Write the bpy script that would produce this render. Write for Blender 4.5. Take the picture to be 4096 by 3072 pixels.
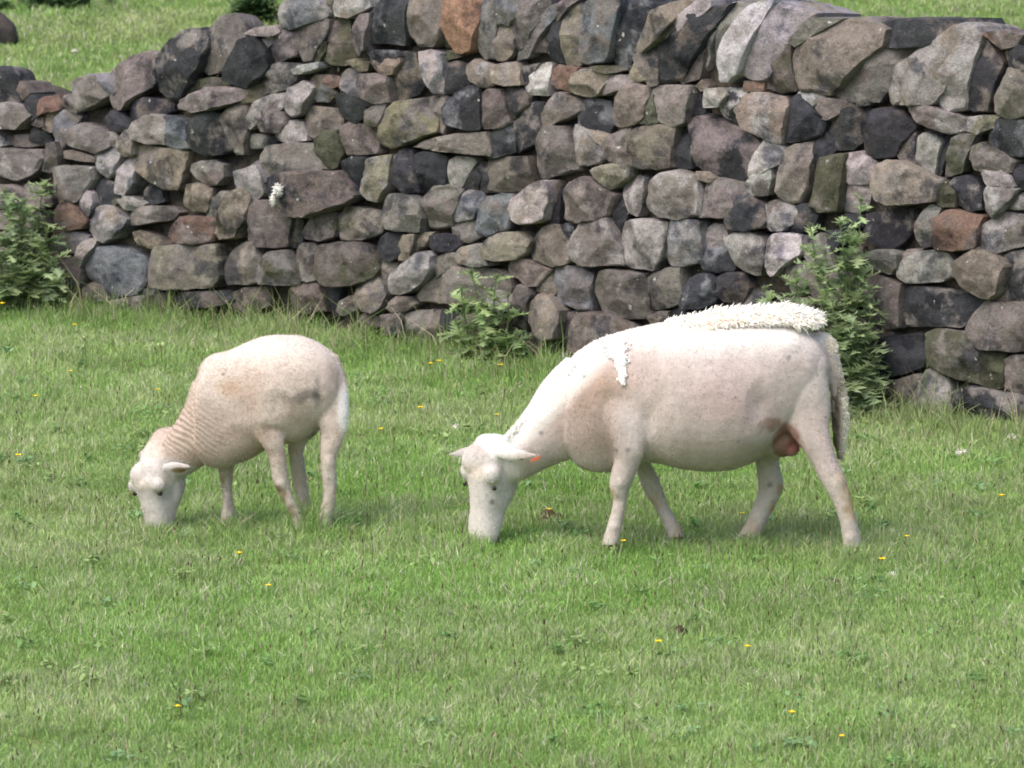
import bpy, math, random
import numpy as np
from mathutils import Vector, Matrix

S = bpy.context.scene
for o in list(bpy.data.objects): bpy.data.objects.remove(o)
R = math.radians

# ------------------------------------------------------------------ camera, sky, sun, exposure
H = 4.02; PITCH = 10.0; FPX = 24000.0
cam_d = bpy.data.cameras.new('camera'); cam = bpy.data.objects.new('camera', cam_d)
S.collection.objects.link(cam); S.camera = cam
cam.location = (0, 0, H); cam.rotation_euler = (R(90 - PITCH), 0, 0)
cam_d.sensor_width = 36; cam_d.lens = FPX / 4096 * 36; cam_d.clip_start = .5; cam_d.clip_end = 2000
cam_d.dof.use_dof = True; cam_d.dof.focus_distance = 20.3; cam_d.dof.aperture_fstop = 12
W = bpy.data.worlds.new("World"); S.world = W; W.use_nodes = True
SUN_EL, SUN_ROT = 56, 228
nt = W.node_tree; bg = nt.nodes['Background']
sky = nt.nodes.new('ShaderNodeTexSky'); sky.sky_type = 'NISHITA'; sky.sun_disc = False
sky.sun_elevation = R(SUN_EL); sky.sun_rotation = R(SUN_ROT); sky.dust_density = 6; sky.air_density = 1.2; sky.ozone_density = .4
nt.links.new(sky.outputs[0], bg.inputs[0]); bg.inputs[1].default_value = .15
sd = bpy.data.lights.new('sun', 'SUN'); sun = bpy.data.objects.new('sun', sd); S.collection.objects.link(sun)
sd.energy = 1.15; sd.angle = R(60); sd.color = (1, .985, .965)
az = R(SUN_ROT)   # compass-like: direction the light comes from, measured from +Y towards +X
sdir = Vector((math.sin(az) * math.cos(R(SUN_EL)), math.cos(az) * math.cos(R(SUN_EL)), math.sin(R(SUN_EL))))
sun.rotation_euler = sdir.to_track_quat('Z', 'Y').to_euler()
S.view_settings.view_transform = 'Standard'; S.view_settings.look = 'None'
S.view_settings.exposure = 0.43; S.view_settings.gamma = 1
S.render.engine = 'CYCLES'; S.cycles.max_bounces = 9; S.cycles.diffuse_bounces = 7; S.cycles.transparent_max_bounces = 4; S.cycles.filter_width = 1.8

# ------------------------------------------------------------------ geometry of the view (places found by sighting from the camera spot)
cp, sp = math.cos(R(PITCH)), math.sin(R(PITCH))
def ray(px, py):
    u = (px - 2048) / FPX; v = (1536 - py) / FPX
    return np.array([u, v * sp + cp, v * cp - sp])
C0 = np.array([0, 0, H])
def at(px, py, Y): d = ray(px, py); return C0 + d * (Y / d[1])
def gnd(px, py): d = ray(px, py); return C0 + d * (H / -d[2])

# ------------------------------------------------------------------ numpy value noise
def _h(ix, iy, iz, s):
    n = (ix * 374761393 + iy * 668265263 + iz * 2147483647 + s * 974711) & 0xffffffff
    n = ((n ^ (n >> 13)) * 1274126177) & 0xffffffff
    n = (n ^ (n >> 16)) & 0xffffffff
    return n / 4294967295.0
def vnoise(P, f=1.0, s=0):
    P = np.asarray(P, float) * f + 1000.0; i = np.floor(P).astype(np.int64); t = P - i; t = t * t * (3 - 2 * t)
    x, y, z = i[..., 0], i[..., 1], i[..., 2]; a, b, c = t[..., 0], t[..., 1], t[..., 2]
    def L(p, q, w): return p + (q - p) * w
    return L(L(L(_h(x, y, z, s), _h(x + 1, y, z, s), a), L(_h(x, y + 1, z, s), _h(x + 1, y + 1, z, s), a), b),
             L(L(_h(x, y, z + 1, s), _h(x + 1, y, z + 1, s), a), L(_h(x, y + 1, z + 1, s), _h(x + 1, y + 1, z + 1, s), a), b), c) * 2 - 1
def fbm(P, f=1.0, s=0, o=3):
    r = 0; a = 1
    for k in range(o): r = r + a * vnoise(P, f, s + k); f *= 2.03; a *= .5
    return r / 1.75

def ground_h(x, y):
    P = np.stack([x, y, np.zeros_like(x)], -1)
    return .016 * vnoise(P, 1.6, 5) + .008 * vnoise(P, 5, 6)

# ------------------------------------------------------------------ object helpers
def mesh_np(name, V, F, mat=None, parent=None, smooth=True, cols=None, sharp=0):
    """V (n,3); F list of faces or a list of (k,n) int arrays; cols {attr: (n,4)}"""
    me = bpy.data.meshes.new(name)
    V = np.asarray(V, np.float32)
    if len(F) and isinstance(F[0], np.ndarray) and F[0].ndim == 2:
        loops = np.concatenate([f.ravel() for f in F]); tot = np.concatenate([np.full(len(f), f.shape[1]) for f in F])
    else:
        loops = np.array([i for f in F for i in f]); tot = np.array([len(f) for f in F])
    st = np.concatenate([[0], np.cumsum(tot)[:-1]])
    me.vertices.add(len(V)); me.vertices.foreach_set('co', V.ravel())
    me.loops.add(len(loops)); me.loops.foreach_set('vertex_index', loops.astype(np.int32))
    me.polygons.add(len(tot)); me.polygons.foreach_set('loop_start', st.astype(np.int32))
    me.polygons.foreach_set('loop_total', tot.astype(np.int32))
    me.polygons.foreach_set('use_smooth', np.full(len(tot), smooth))
    me.update(calc_edges=True)
    if sharp: me.set_sharp_from_angle(angle=R(sharp))
    for k, c in (cols or {}).items():
        a = me.color_attributes.new(k, 'FLOAT_COLOR', 'POINT'); a.data.foreach_set('color', np.asarray(c, np.float32).ravel())
    if mat: me.materials.append(mat)
    o = bpy.data.objects.new(name, me); S.collection.objects.link(o)
    if parent: o.parent = parent
    return o
def tag(o, label=None, cat=None, group=None, kind=None):
    if label: o['label'] = label
    if cat: o['category'] = cat
    if group: o['group'] = group
    if kind: o['kind'] = kind
    return o
def empty(name, loc, label=None, cat=None, group=None):
    o = bpy.data.objects.new(name, None); S.collection.objects.link(o); o.location = loc; o.empty_display_size = .05
    return tag(o, label, cat, group)
def rel(V, e): return np.asarray(V) - np.array(e.location)
class MB:
    def __init__(s): s.V = []; s.F = []; s.n = 0; s.c = []
    def add(s, V, F, col=None):
        V = np.asarray(V, float); s.V.append(V); s.F += [[i + s.n for i in f] for f in F]; s.n += len(V)
        if col is not None:
            col = np.asarray(col, float)
            s.c.append(np.tile(col, (len(V), 1)) if col.ndim == 1 else col)
    def build(s, name, mat, parent=None, off=None, smooth=True):
        V = np.concatenate(s.V)
        if off is not None: V = V - np.array(off)
        cols = {'Col': np.concatenate(s.c)} if s.c else None
        return mesh_np(name, V, s.F, mat, parent, smooth, cols)

# ------------------------------------------------------------------ materials
def mat(name, rough=.9, spec=.2):
    m = bpy.data.materials.new(name); m.use_nodes = True
    b = m.node_tree.nodes['Principled BSDF']; b.inputs['Roughness'].default_value = rough
    b.inputs['Specular IOR Level'].default_value = spec
    return m, m.node_tree, b
def N(t, typ, **kw):
    n = t.nodes.new(typ)
    for k, v in kw.items(): setattr(n, k, v)
    return n
def noise(t, scale, detail=4, rough=.6, vec=None):
    n = N(t, 'ShaderNodeTexNoise'); n.inputs['Scale'].default_value = scale; n.inputs['Detail'].default_value = detail
    n.inputs['Roughness'].default_value = rough
    if vec: t.links.new(vec, n.inputs['Vector'])
    return n
def ramp(t, src, a, b, ca=(0, 0, 0, 1), cb=(1, 1, 1, 1)):
    r = N(t, 'ShaderNodeValToRGB'); r.color_ramp.elements[0].position = a; r.color_ramp.elements[1].position = b
    r.color_ramp.elements[0].color = ca; r.color_ramp.elements[1].color = cb
    t.links.new(src, r.inputs[0]); return r
def mix(t, f, a, b, mode='MIX'):
    m = N(t, 'ShaderNodeMix', data_type='RGBA', blend_type=mode)
    for sock, v in ((m.inputs[0], f), (m.inputs[6], a), (m.inputs[7], b)):
        if hasattr(v, 'links'): t.links.new(v, sock)
        else: sock.default_value = v
    return m.outputs[2]
def bump(t, h, b, strength, dist):
    n = N(t, 'ShaderNodeBump'); n.inputs['Strength'].default_value = strength; n.inputs['Distance'].default_value = dist
    t.links.new(h, n.inputs['Height']); t.links.new(n.outputs[0], b.inputs['Normal'])

def stone_material():
    m, t, b = mat('gritstone', .92, .25)
    geo = N(t, 'ShaderNodeNewGeometry').outputs['Position']
    c1 = N(t, 'ShaderNodeVertexColor', layer_name='Col').outputs[0]; c2 = N(t, 'ShaderNodeVertexColor', layer_name='Col2').outputs[0]
    patch = noise(t, 9, 5, .62, geo)
    c = mix(t, ramp(t, patch.outputs[0], .50, .60).outputs[0], c1, c2)
    big = noise(t, 25, 6, .7, geo)
    c = mix(t, 1.0, c, ramp(t, big.outputs[0], .25, .75, (.62, .6, .58, 1), (1.42, 1.42, 1.44, 1)).outputs[0], 'MULTIPLY')
    soot = noise(t, 6.5, 6, .66, geo)
    c = mix(t, ramp(t, soot.outputs[0], .53, .62).outputs[0], c, mix(t, 1.0, c, (.38, .40, .46, 1), 'MULTIPLY'))
    grit = noise(t, 160, 3, .7, geo)
    c = mix(t, 1.0, c, ramp(t, grit.outputs[0], .3, .7, (.68, .68, .68, 1), (1.34, 1.34, 1.34, 1)).outputs[0], 'MULTIPLY')
    lich = noise(t, 34, 2, .5, geo)
    c = mix(t, ramp(t, lich.outputs[0], .72, .76).outputs[0], c, (.42, .43, .42, 1))
    t.links.new(c, b.inputs['Base Color'])
    h = N(t, 'ShaderNodeMath', operation='ADD'); t.links.new(big.outputs[0], h.inputs[0])
    h2 = N(t, 'ShaderNodeMath', operation='MULTIPLY'); h2.inputs[1].default_value = .35; t.links.new(grit.outputs[0], h2.inputs[0])
    t.links.new(h2.outputs[0], h.inputs[1])
    bump(t, h.outputs[0], b, .9, .012)
    return m
STONE = stone_material()

def attr_material(name, rough=.9, spec=.15, bumps=(), trans=0, speck=None):
    m, t, b = mat(name, rough, spec)
    c = N(t, 'ShaderNodeVertexColor', layer_name='Col').outputs[0]
    geo = N(t, 'ShaderNodeNewGeometry').outputs['Position']
    if speck:
        n = noise(t, speck[0], 4, .65, geo)
        a, bb = speck[1], speck[2]
        c = mix(t, 1.0, c, ramp(t, n.outputs[0], .3, .7, (a, a, a, 1), (bb, bb, bb, 1)).outputs[0], 'MULTIPLY')
    t.links.new(c, b.inputs['Base Color'])
    if bumps:
        n = noise(t, bumps[0], 4, .7, geo); bump(t, n.outputs[0], b, bumps[1], bumps[2])
    if trans:
        tr = N(t, 'ShaderNodeBsdfTranslucent'); t.links.new(c, tr.inputs[0])
        mx = N(t, 'ShaderNodeMixShader'); mx.inputs[0].default_value = trans
        t.links.new(b.outputs[0], mx.inputs[1]); t.links.new(tr.outputs[0], mx.inputs[2])
        t.links.new(mx.outputs[0], t.nodes['Material Output'].inputs[0])
    return m
BLADE = attr_material('grass_blade', .6, .25, trans=.3)
LEAF = attr_material('thistle_leaf', .6, .3, trans=.4)
FLEECE = attr_material('short_fleece', .95, .05, (130, .4, .005), speck=(70, .92, 1.07))
WOOL = attr_material('curly_wool', 1.0, .03, speck=(40, .96, 1.05))
PAINT = attr_material('petal', .6, .2)
EYE, t_, b_ = mat('wet_eye', .15, .5); b_.inputs['Base Color'].default_value = (.03, .02, .015, 1)
TAGM, t_, b_ = mat('orange_plastic', .4, .4); b_.inputs['Base Color'].default_value = (.60, .15, .07, 1)
SOILM = attr_material('soil', .95, .1, (60, 1, .02), speck=(50, .5, 1.5))

# ------------------------------------------------------------------ ground sheet
def build_ground():
    m, t, b = mat('meadow_turf', .95, .1)
    geo = N(t, 'ShaderNodeNewGeometry').outputs['Position']
    n1 = noise(t, 1.3, 5, .6, geo); n2 = noise(t, 14, 5, .7, geo); n3 = noise(t, 90, 4, .7, geo)
    c = mix(t, ramp(t, n1.outputs[0], .35, .65).outputs[0], (.17, .28, .07, 1), (.25, .32, .12, 1))
    c = mix(t, ramp(t, n2.outputs[0], .52, .7).outputs[0], c, (.17, .15, .08, 1))
    c = mix(t, 1.0, c, ramp(t, n3.outputs[0], .3, .7, (.55, .55, .55, 1), (1.4, 1.4, 1.4, 1)).outputs[0], 'MULTIPLY')
    t.links.new(c, b.inputs['Base Color']); bump(t, n3.outputs[0], b, .8, .03)
    # one sheet: fine cells in view, coarse out to the horizon
    xs = np.unique(np.concatenate([np.linspace(-900, -8, 12), np.arange(-8, 8.01, .12), np.linspace(8, 900, 12)]))
    ys = np.unique(np.concatenate([np.linspace(-300, 12, 8), np.arange(12, 36.01, .12), np.linspace(36, 1500, 14)]))
    X, Y = np.meshgrid(xs, ys); Z = ground_h(X, Y)
    far = (np.abs(X) > 8.1) | (Y < 11.9) | (Y > 36.1); Z[far] = 0
    V = np.stack([X, Y, Z], -1).reshape(-1, 3); nx = len(xs); ny = len(ys)
    i = np.arange(nx - 1)[None] + nx * np.arange(ny - 1)[:, None]
    F = np.stack([i, i + 1, i + nx + 1, i + nx], -1).reshape(-1, 4)
    o = mesh_np('ground', V, [F], m); tag(o, kind='structure')
build_ground()

# ------------------------------------------------------------------ dry stone wall
PR, PL = gnd(3900, 1690), gnd(400, 1235)
wa = (PR - PL); wa[2] = 0; wa /= np.linalg.norm(wa)          # along the wall, to the right
wn0 = np.array([wa[1], -wa[0], 0])                            # outward, to the field side
BAT = R(4)
wu = np.array([0, 0, math.cos(BAT)]) - wn0 * math.sin(BAT)
wn = np.cross(wa, wu); wn /= np.linalg.norm(wn)
if wn @ wn0 < 0: wn = -wn
W0 = PL.copy()
def on_wall(px, py, off=0.0):
    d = ray(px, py); q = W0 + wn * off; k = ((q - C0) @ wn) / (d @ wn); p = C0 + d * k - W0
    return np.array([p @ wa, p @ wu])
def wall_pt(a, b, h): return W0 + a * wa + b * wu + h * wn

TONE = {'l': (.30, .292, .290), 'w': (.44, .44, .45), 'g': (.185, .175, .168), 'b': (.140, .124, .115), 'd': (.044, .047, .055),
        't': (.225, .202, .172), 'm': (.090, .093, .066), 'r': (.175, .118, .100), 'o': (.26, .165, .118), 'y': (.195, .185, .140), 'p': (.200, .178, .170),
        'c': (.165, .176, .195)}
# outlines sighted from the camera spot: tones : x y pairs (tenths of a 2.212x enlargement from the given corner)
DATA = {
(0, 0): """*dg:141 53 150 40 165 28 180 25 190 30 188 45 178 50 180 62 172 72 163 80 158 88 148 88 142 80 140 65
*bg:185 28 200 14 208 12 216 20 221 30 221 40 214 50 207 62 190 66 179 60 176 48 178 38
*dd:202 62 210 52 217 34 228 33 226 48 238 44 240 58 235 68 221 78 207 75 201 70
*pb:100 62 112 56 120 49 132 46 142 47 140 60 139 76 128 84 118 90 110 97 101 96 98 88 103 84 98 72
cg:80 66 92 67 102 64 104 70 106 80 102 84 96 82 86 74
gl:63 74 74 68 84 67 90 76 97 84 90 90 78 95 72 98 74 84 66 78
gl:157 94 160 88 175 82 190 77 210 77 222 78 221 87 205 91 190 97 172 100 158 97
mg:166 76 175 71 190 68 204 70 208 75 190 77 175 81 165 84
db:118 98 122 88 132 86 150 88 157 92 157 98 145 101 135 104 122 108 117 116 115 108
dd:95 104 100 98 108 99 115 106 116 117 105 117 96 112
lg:120 116 124 108 135 102 146 101 152 104 148 118 148 128 135 127 122 123
cl:146 104 155 103 165 107 168 112 165 125 168 131 158 132 148 128 144 116
dg:166 112 172 105 180 98 195 99 204 104 208 112 212 122 210 132 200 137 185 137 172 133 164 127
bg:198 102 206 95 221 88 226 95 222 110 220 136 212 137 210 125 207 110
tg:120 128 130 127 142 131 168 134 165 150 161 168 150 168 138 160 124 150
pt:107 124 112 116 117 115 119 124 119 136 113 138 107 132
cg:50 118 52 104 58 98 66 99 72 104 66 112 60 122 56 134 51 132
gb:60 122 66 112 76 109 88 112 96 118 100 126 97 131 88 136 76 132 64 128
cl:88 130 94 128 104 130 108 138 106 152 100 157 92 152 87 142
lc:102 166 106 150 112 142 120 140 121 150 120 162 112 172 103 170
gp:49 150 56 147 70 148 84 148 84 158 78 168 71 178 60 175 50 166
gl:-25 128 0 130 40 133 42 140 34 154 20 160 6 156 -8 150 -25 148
bd:41 128 50 126 53 138 50 152 44 154 38 150 43 140
pl:0 92 10 90 18 93 26 102 22 107 16 114 6 114 -10 110 -20 98
*dg:-20 64 0 59 10 62 14 70 18 84 19 92 8 90 -10 92 -20 88
bm:16 72 24 74 28 82 24 88 19 88 17 80
dd:22 92 28 85 34 84 38 92 36 102 30 106 24 98
rb:33 90 42 86 52 84 56 92 54 97 42 98 34 102
tt:38 104 44 99 54 98 54 110 48 117 42 114 40 108
dg:54 88 62 84 74 82 73 94 70 100 60 98
lc:-20 116 0 117 6 122 8 128 0 130 -20 128
gt:8 120 20 119 32 119 40 128 30 130 14 129
dd:30 114 36 110 44 117 46 125 38 128 30 124
bp:58 134 66 132 76 135 87 139 86 144 72 142 60 140
gb:170 146 176 143 190 142 198 146 199 156 194 164 186 164 174 158 169 152
bd:28 102 38 104 40 112 34 112 28 110
gd:96 117 104 117 107 124 104 130 96 127""",
(1000, 0): """lg:-4 30 4 26 16 23 27 22 29 29 22 33 6 31
*cl:28 24 30 4 38 5 40 -2 60 -5 66 5 71 10 70 15 60 16 50 20 46 25 36 26
*gb:18 36 30 28 38 24 47 24 48 30 46 42 44 50 35 53 22 57 20 50 22 42
lg:2 50 8 36 20 33 22 38 18 42 8 48 4 52
*bg:50 20 58 16 68 14 73 18 72 30 68 35 60 34 58 54 50 54 46 44 47 30
mm:57 36 64 35 69 38 67 46 62 54 58 55
*mb:76 16 82 15 90 18 92 24 92 34 92 44 96 50 94 56 84 54 76 58 70 52 69 44 74 36 75 26
dm:70 0 80 -6 79 8 76 16 72 14 70 8
lt:80 -2 92 -6 106 -4 110 6 106 10 96 9 92 16 80 14 78 8
*gp:93 24 100 14 108 12 108 20 103 24 103 36 105 44 100 50 96 46 92 40
*dc:106 22 112 8 122 -2 130 -14 146 -14 144 10 140 20 141 30 142 40 125 36 110 37 106 30
*gt:144 10 146 -12 170 -14 176 6 172 24 170 36 164 41 152 42 144 32 143 20
mm:171 28 177 20 181 28 182 40 176 42 170 38
*oo:176 0 192 -15 208 -12 210 10 206 25 198 34 200 44 190 47 183 46 180 30 178 20 172 24 174 10
*gd:208 6 214 -10 224 -10 224 30 222 52 212 52 206 46 203 34 207 24
dc:104 46 112 44 130 45 133 50 128 60 118 58 110 52
yt:88 54 96 52 106 55 104 62 98 63 92 58
tm:108 52 118 58 132 49 133 56 128 66 118 66 112 60
cg:82 66 88 61 94 64 100 66 99 80 98 87 90 83 82 78
pg:100 66 112 65 124 68 122 78 124 91 112 91 102 86 99 76
dt:134 48 142 46 150 47 154 60 157 74 152 84 140 88 126 90 121 80 124 70 132 60
lc:152 46 162 44 172 48 174 58 172 70 173 83 166 82 161 76 156 66
gm:172 46 182 44 188 50 178 53 174 52
db:174 58 184 54 194 56 196 66 196 76 188 82 178 83 173 74
pl:196 58 202 52 216 56 224 60 222 74 212 78 206 76 198 70 195 64
ll:36 62 44 58 60 55 61 60 48 65 38 66
gb:22 58 30 55 44 57 36 62 34 66 40 72 36 76 24 72 16 66 17 60
gd:12 72 18 66 24 72 34 74 36 78 26 82 14 84
mb:0 80 8 74 14 74 16 84 8 90 -2 92 -12 88
pr:54 70 60 66 68 66 80 68 80 76 72 78 64 72 56 76
mc:55 78 64 72 72 78 76 84 70 90 62 90 56 84
lg:31 86 36 78 46 72 52 74 56 78 52 90 46 100 38 104 32 98
lp:8 90 20 84 31 82 31 96 22 100 12 98 10 108 2 114 0 104
bg:12 98 22 96 30 100 32 108 26 118 10 116 8 108
lg:22 112 30 108 42 106 48 108 52 124 38 127 26 124
gt:50 98 58 94 76 96 84 106 82 114 70 116 62 124 54 120 50 110
dd:76 84 84 82 94 86 106 94 104 104 98 110 86 104 80 94
mg:104 98 112 93 120 92 118 102 114 112 104 110
yg:118 104 122 96 132 91 150 87 162 86 166 92 165 104 168 116 152 122 140 128 126 132 117 126 116 112
gg:165 88 174 84 180 88 176 96 176 108 172 118 168 116 166 104
dc:176 94 184 84 192 78 200 74 206 78 205 90 202 104 208 114 200 116 188 112 177 110
bg:204 84 212 79 224 80 228 90 230 108 222 114 208 114 203 100
bp:84 112 92 108 104 110 114 112 117 124 118 136 104 137 90 137 86 124
mm:62 122 68 116 80 115 84 122 86 136 80 148 76 150 66 146 62 134
gb:14 130 28 128 44 126 60 128 62 142 70 150 48 149 38 152 22 157 12 152 10 140
gd:0 120 8 118 24 120 24 126 14 131 4 132 -4 126
cg:0 148 8 142 12 150 22 158 14 162 4 156
dd:84 142 92 139 104 139 106 146 98 156 98 168 86 170 84 156
yl:100 152 108 140 118 138 129 137 128 150 126 164 116 178 108 176 98 166
dg:129 138 138 131 144 134 146 146 146 160 150 170 138 170 128 162
dd:147 140 158 134 170 135 180 140 178 160 176 168 160 171 148 165 147 150
pg:146 130 156 124 170 122 184 118 200 118 214 116 217 128 216 138 200 136 184 132 168 130 156 132
lp:180 142 188 138 200 140 202 144 192 152 192 164 184 168 179 160 182 150
dm:192 150 204 142 212 144 206 150 204 162 202 170 192 168 190 158
dg:204 148 214 145 226 146 230 156 226 170 212 170 203 166
lc:-10 152 0 150 8 146 14 156 16 170 8 177 -4 178 -9 166""",
(2000, 0): """*gc:0 2 10 -8 20 -14 30 -13 22 12 10 22 0 22 -4 12
*pt:-4 24 10 20 16 26 17 44 8 53 0 53 -4 40
*gb:10 20 22 6 32 -12 50 -13 46 8 36 12 28 24 24 36 20 46 17 46 16 30
*gc:17 54 22 40 28 30 32 18 40 10 52 4 58 2 54 14 46 24 38 30 30 40 28 50
bb:30 40 40 30 46 26 46 36 44 46 34 46
*dd:46 26 52 16 58 8 60 16 60 30 60 44 60 56 50 55 44 46 46 36
pt:56 2 62 -4 76 -5 64 5 56 16 50 22 52 12
*yg:60 14 64 6 74 3 80 8 86 14 88 22 78 32 74 46 74 58 62 57 60 44
*cg:80 2 96 -6 110 -6 112 4 108 12 104 24 102 32 102 48 96 54 84 56 75 56 74 40 78 30 88 20 84 10
*dc:104 22 110 8 118 1 130 0 140 8 136 20 130 34 124 44 120 54 122 60 110 61 103 56 102 38
*tg:124 44 130 34 138 18 140 8 150 4 168 -3 174 -1 160 14 150 26 146 34 138 36 130 46
*lg:146 34 152 22 166 10 176 0 188 0 189 6 178 10 172 16 176 20 162 24 152 34
*db:144 40 150 34 160 24 174 20 172 12 190 6 206 4 200 14 192 20 186 30 180 38 168 44 163 50 162 72 150 73 140 72 138 56 142 46
*gd:118 50 126 44 136 44 144 42 142 54 140 74 134 76 128 66 120 56
*gb:163 48 170 40 180 36 188 28 186 40 182 60 180 68 168 66 165 74 162 70 162 58
*ww:188 24 194 12 204 4 208 2 200 20 194 36 188 52 183 62 180 62 183 48 186 36
*gt:200 20 208 2 218 4 224 4 216 12 208 22 204 32 200 44 194 50 196 38
*wl:194 54 198 40 206 24 214 14 224 4 236 0 244 1 236 10 226 22 222 36 220 50 216 64 204 72 196 72
tg:0 57 14 55 18 62 20 75 8 76 -4 72 -6 60
dg:17 60 26 58 36 56 32 64 26 74 20 75
ww:25 78 28 68 36 60 44 55 48 58 46 68 45 84 36 84 26 84
gr:46 74 48 62 54 58 60 59 58 68 58 79 52 78
rr:57 79 58 66 60 59 69 61 66 70 64 81
tg:64 81 67 66 76 61 90 62 98 66 92 76 88 84 76 86 68 84
lg:90 76 94 67 104 66 116 66 130 68 132 73 118 75 108 80 96 84 90 82
mg:74 60 90 58 104 58 112 62 98 65 84 61
yt:116 64 120 57 126 62 130 70 124 72 116 68
db:4 80 10 78 22 78 28 86 28 92 20 96 16 104 10 106 8 92
dg:15 104 22 96 34 90 42 90 40 104 38 116 40 124 26 132 17 136 15 120
pg:38 114 40 100 46 90 52 82 62 83 72 90 72 98 62 104 52 106 44 112
dc:72 108 72 96 76 88 88 87 98 90 101 98 102 110 98 118 86 116 76 112
pt:102 98 106 84 112 76 122 74 132 76 133 84 130 92 128 104 120 110 106 112 102 106
md:128 98 132 88 136 84 140 96 142 108 130 110 124 110
gp:134 80 140 76 156 75 170 76 172 84 168 96 166 108 156 112 146 108 140 98
dd:172 78 180 82 182 92 184 100 172 102 166 104 170 92
lt:181 80 190 78 200 80 202 84 196 90 196 94 182 95 180 88
tt:174 76 180 71 184 76 184 80 178 80
dw:196 90 204 84 206 78 214 78 222 80 220 90 217 100 220 112 210 110 200 104 196 98
dc:-2 113 12 109 15 118 16 134 4 139 -6 140 -6 124
gb:34 128 42 112 50 110 60 112 66 120 68 128 64 138 72 150 62 152 48 155 38 159 34 144
lt:66 130 70 110 76 116 84 120 92 126 94 140 88 144 74 146 66 140
tg:78 114 90 117 96 120 94 130 86 122 78 117
gm:94 128 98 120 106 118 112 116 118 112 118 122 116 132 118 148 110 148 100 142 94 140
tb:117 132 118 120 128 112 140 110 157 112 156 126 155 148 142 150 128 149 118 146
dd:156 126 158 114 170 112 175 116 172 128 176 148 166 150 156 146
gd:172 124 168 106 174 101 186 102 200 108 216 114 228 118 236 128 230 146 222 160 212 161 200 156 184 152 175 146
bb:-8 142 8 139 30 138 33 150 34 162 28 168 4 170 -8 168
tt:174 152 186 152 194 158 188 162 176 158""",
(3000, 0): """*lt:-4 66 0 44 6 32 14 22 18 10 28 2 42 6 60 12 56 24 48 34 36 40 30 54 22 70 8 72
bm:22 70 30 54 36 40 42 38 42 50 41 70 44 80 30 82 14 78 12 72
*gm:38 36 50 26 56 16 70 16 84 17 74 24 60 28 50 34 44 42
*db:108 22 124 17 142 16 162 18 184 17 190 26 172 40 140 44 118 40
*tg:41 60 41 48 48 34 62 26 82 18 96 15 112 19 122 26 120 40 110 48 98 54 88 60 80 72 72 84 52 78 44 80
*gb:74 84 80 72 90 58 112 46 134 32 148 27 160 28 160 38 146 48 134 56 126 64 123 84 118 90 104 88 94 88 80 90
*lt:123 80 126 64 134 56 150 48 168 34 184 22 196 20 204 28 206 36 190 46 176 52 168 60 166 72 166 92 152 90 140 88 126 94
*lp:166 90 165 70 170 58 184 44 200 36 208 36 204 54 200 66 196 78 193 98 182 100 172 98
*db:207 38 212 34 221 44 230 56 226 70 220 84 216 98 204 99 195 94 196 78 202 62
*pr:206 30 214 28 230 27 246 30 240 40 226 44 214 34
*gt:220 84 228 70 234 60 246 62 252 66 252 100 230 106 218 98
*dg:226 46 240 40 252 44 250 62 232 60
rb:-4 72 12 73 12 80 -4 81
tt:13 74 22 74 24 80 14 80
gl:140 88 146 87 160 92 170 96 178 102 192 104 194 116 180 119 164 112 152 108 142 98
yl:193 104 206 102 221 102 230 104 226 110 214 114 204 119 196 116
tl:0 84 8 81 20 84 34 86 38 92 36 104 32 118 30 127 20 124 8 116 -4 112 -8 98
dd:40 86 46 83 50 90 56 98 64 106 70 108 64 120 50 122 38 126 31 124 32 114 37 104 38 94
wl:45 82 52 79 62 80 70 86 62 90 54 96 50 94 50 86
bp:54 96 62 90 72 86 94 90 96 94 84 100 74 106 64 104
gg:94 82 100 78 104 84 107 92 96 94
db:74 104 84 98 94 94 106 94 112 98 104 106 104 124 96 132 84 132 76 128 66 124 66 112
db:104 106 114 97 124 95 134 98 144 106 148 112 138 110 130 112 128 120 130 138 112 140 103 134 103 118
bd:130 112 138 108 148 114 150 124 150 150 142 146 134 138 130 126
ll:152 120 160 117 170 120 174 128 170 140 166 154 160 156 152 148 150 134
dd:170 120 183 119 182 130 176 142 172 154 166 156 168 142 174 130
mg:183 122 192 118 204 119 198 128 196 140 192 152 182 155 174 156 178 144 183 132
gm:197 140 200 130 208 126 214 134 221 139 236 142 232 152 214 153 200 150
dc:214 120 216 110 224 104 236 104 250 106 250 138 232 140 220 138 213 130
wl:0 146 6 134 14 124 24 126 30 134 28 144 20 148 12 146 10 150 2 160 0 156
lg:-2 162 10 148 20 150 21 158 16 172 4 174 -2 170
tp:27 168 32 140 34 132 50 126 58 124 57 140 52 166 46 178 40 179 34 176
dd:57 146 58 132 61 118 66 112 74 122 78 132 70 138 62 148 60 152
mg:53 184 60 162 66 140 76 137 87 137 84 150 84 170 81 186 64 187
lp:84 152 88 136 100 134 106 144 114 144 112 152 106 162 100 160 92 163 86 158
lc:83 186 83 166 86 160 94 164 103 158 108 160 110 170 106 182 98 188
tg:108 162 112 146 122 142 138 143 150 152 160 158 168 160 166 178 150 180 126 182 112 176""",
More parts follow.
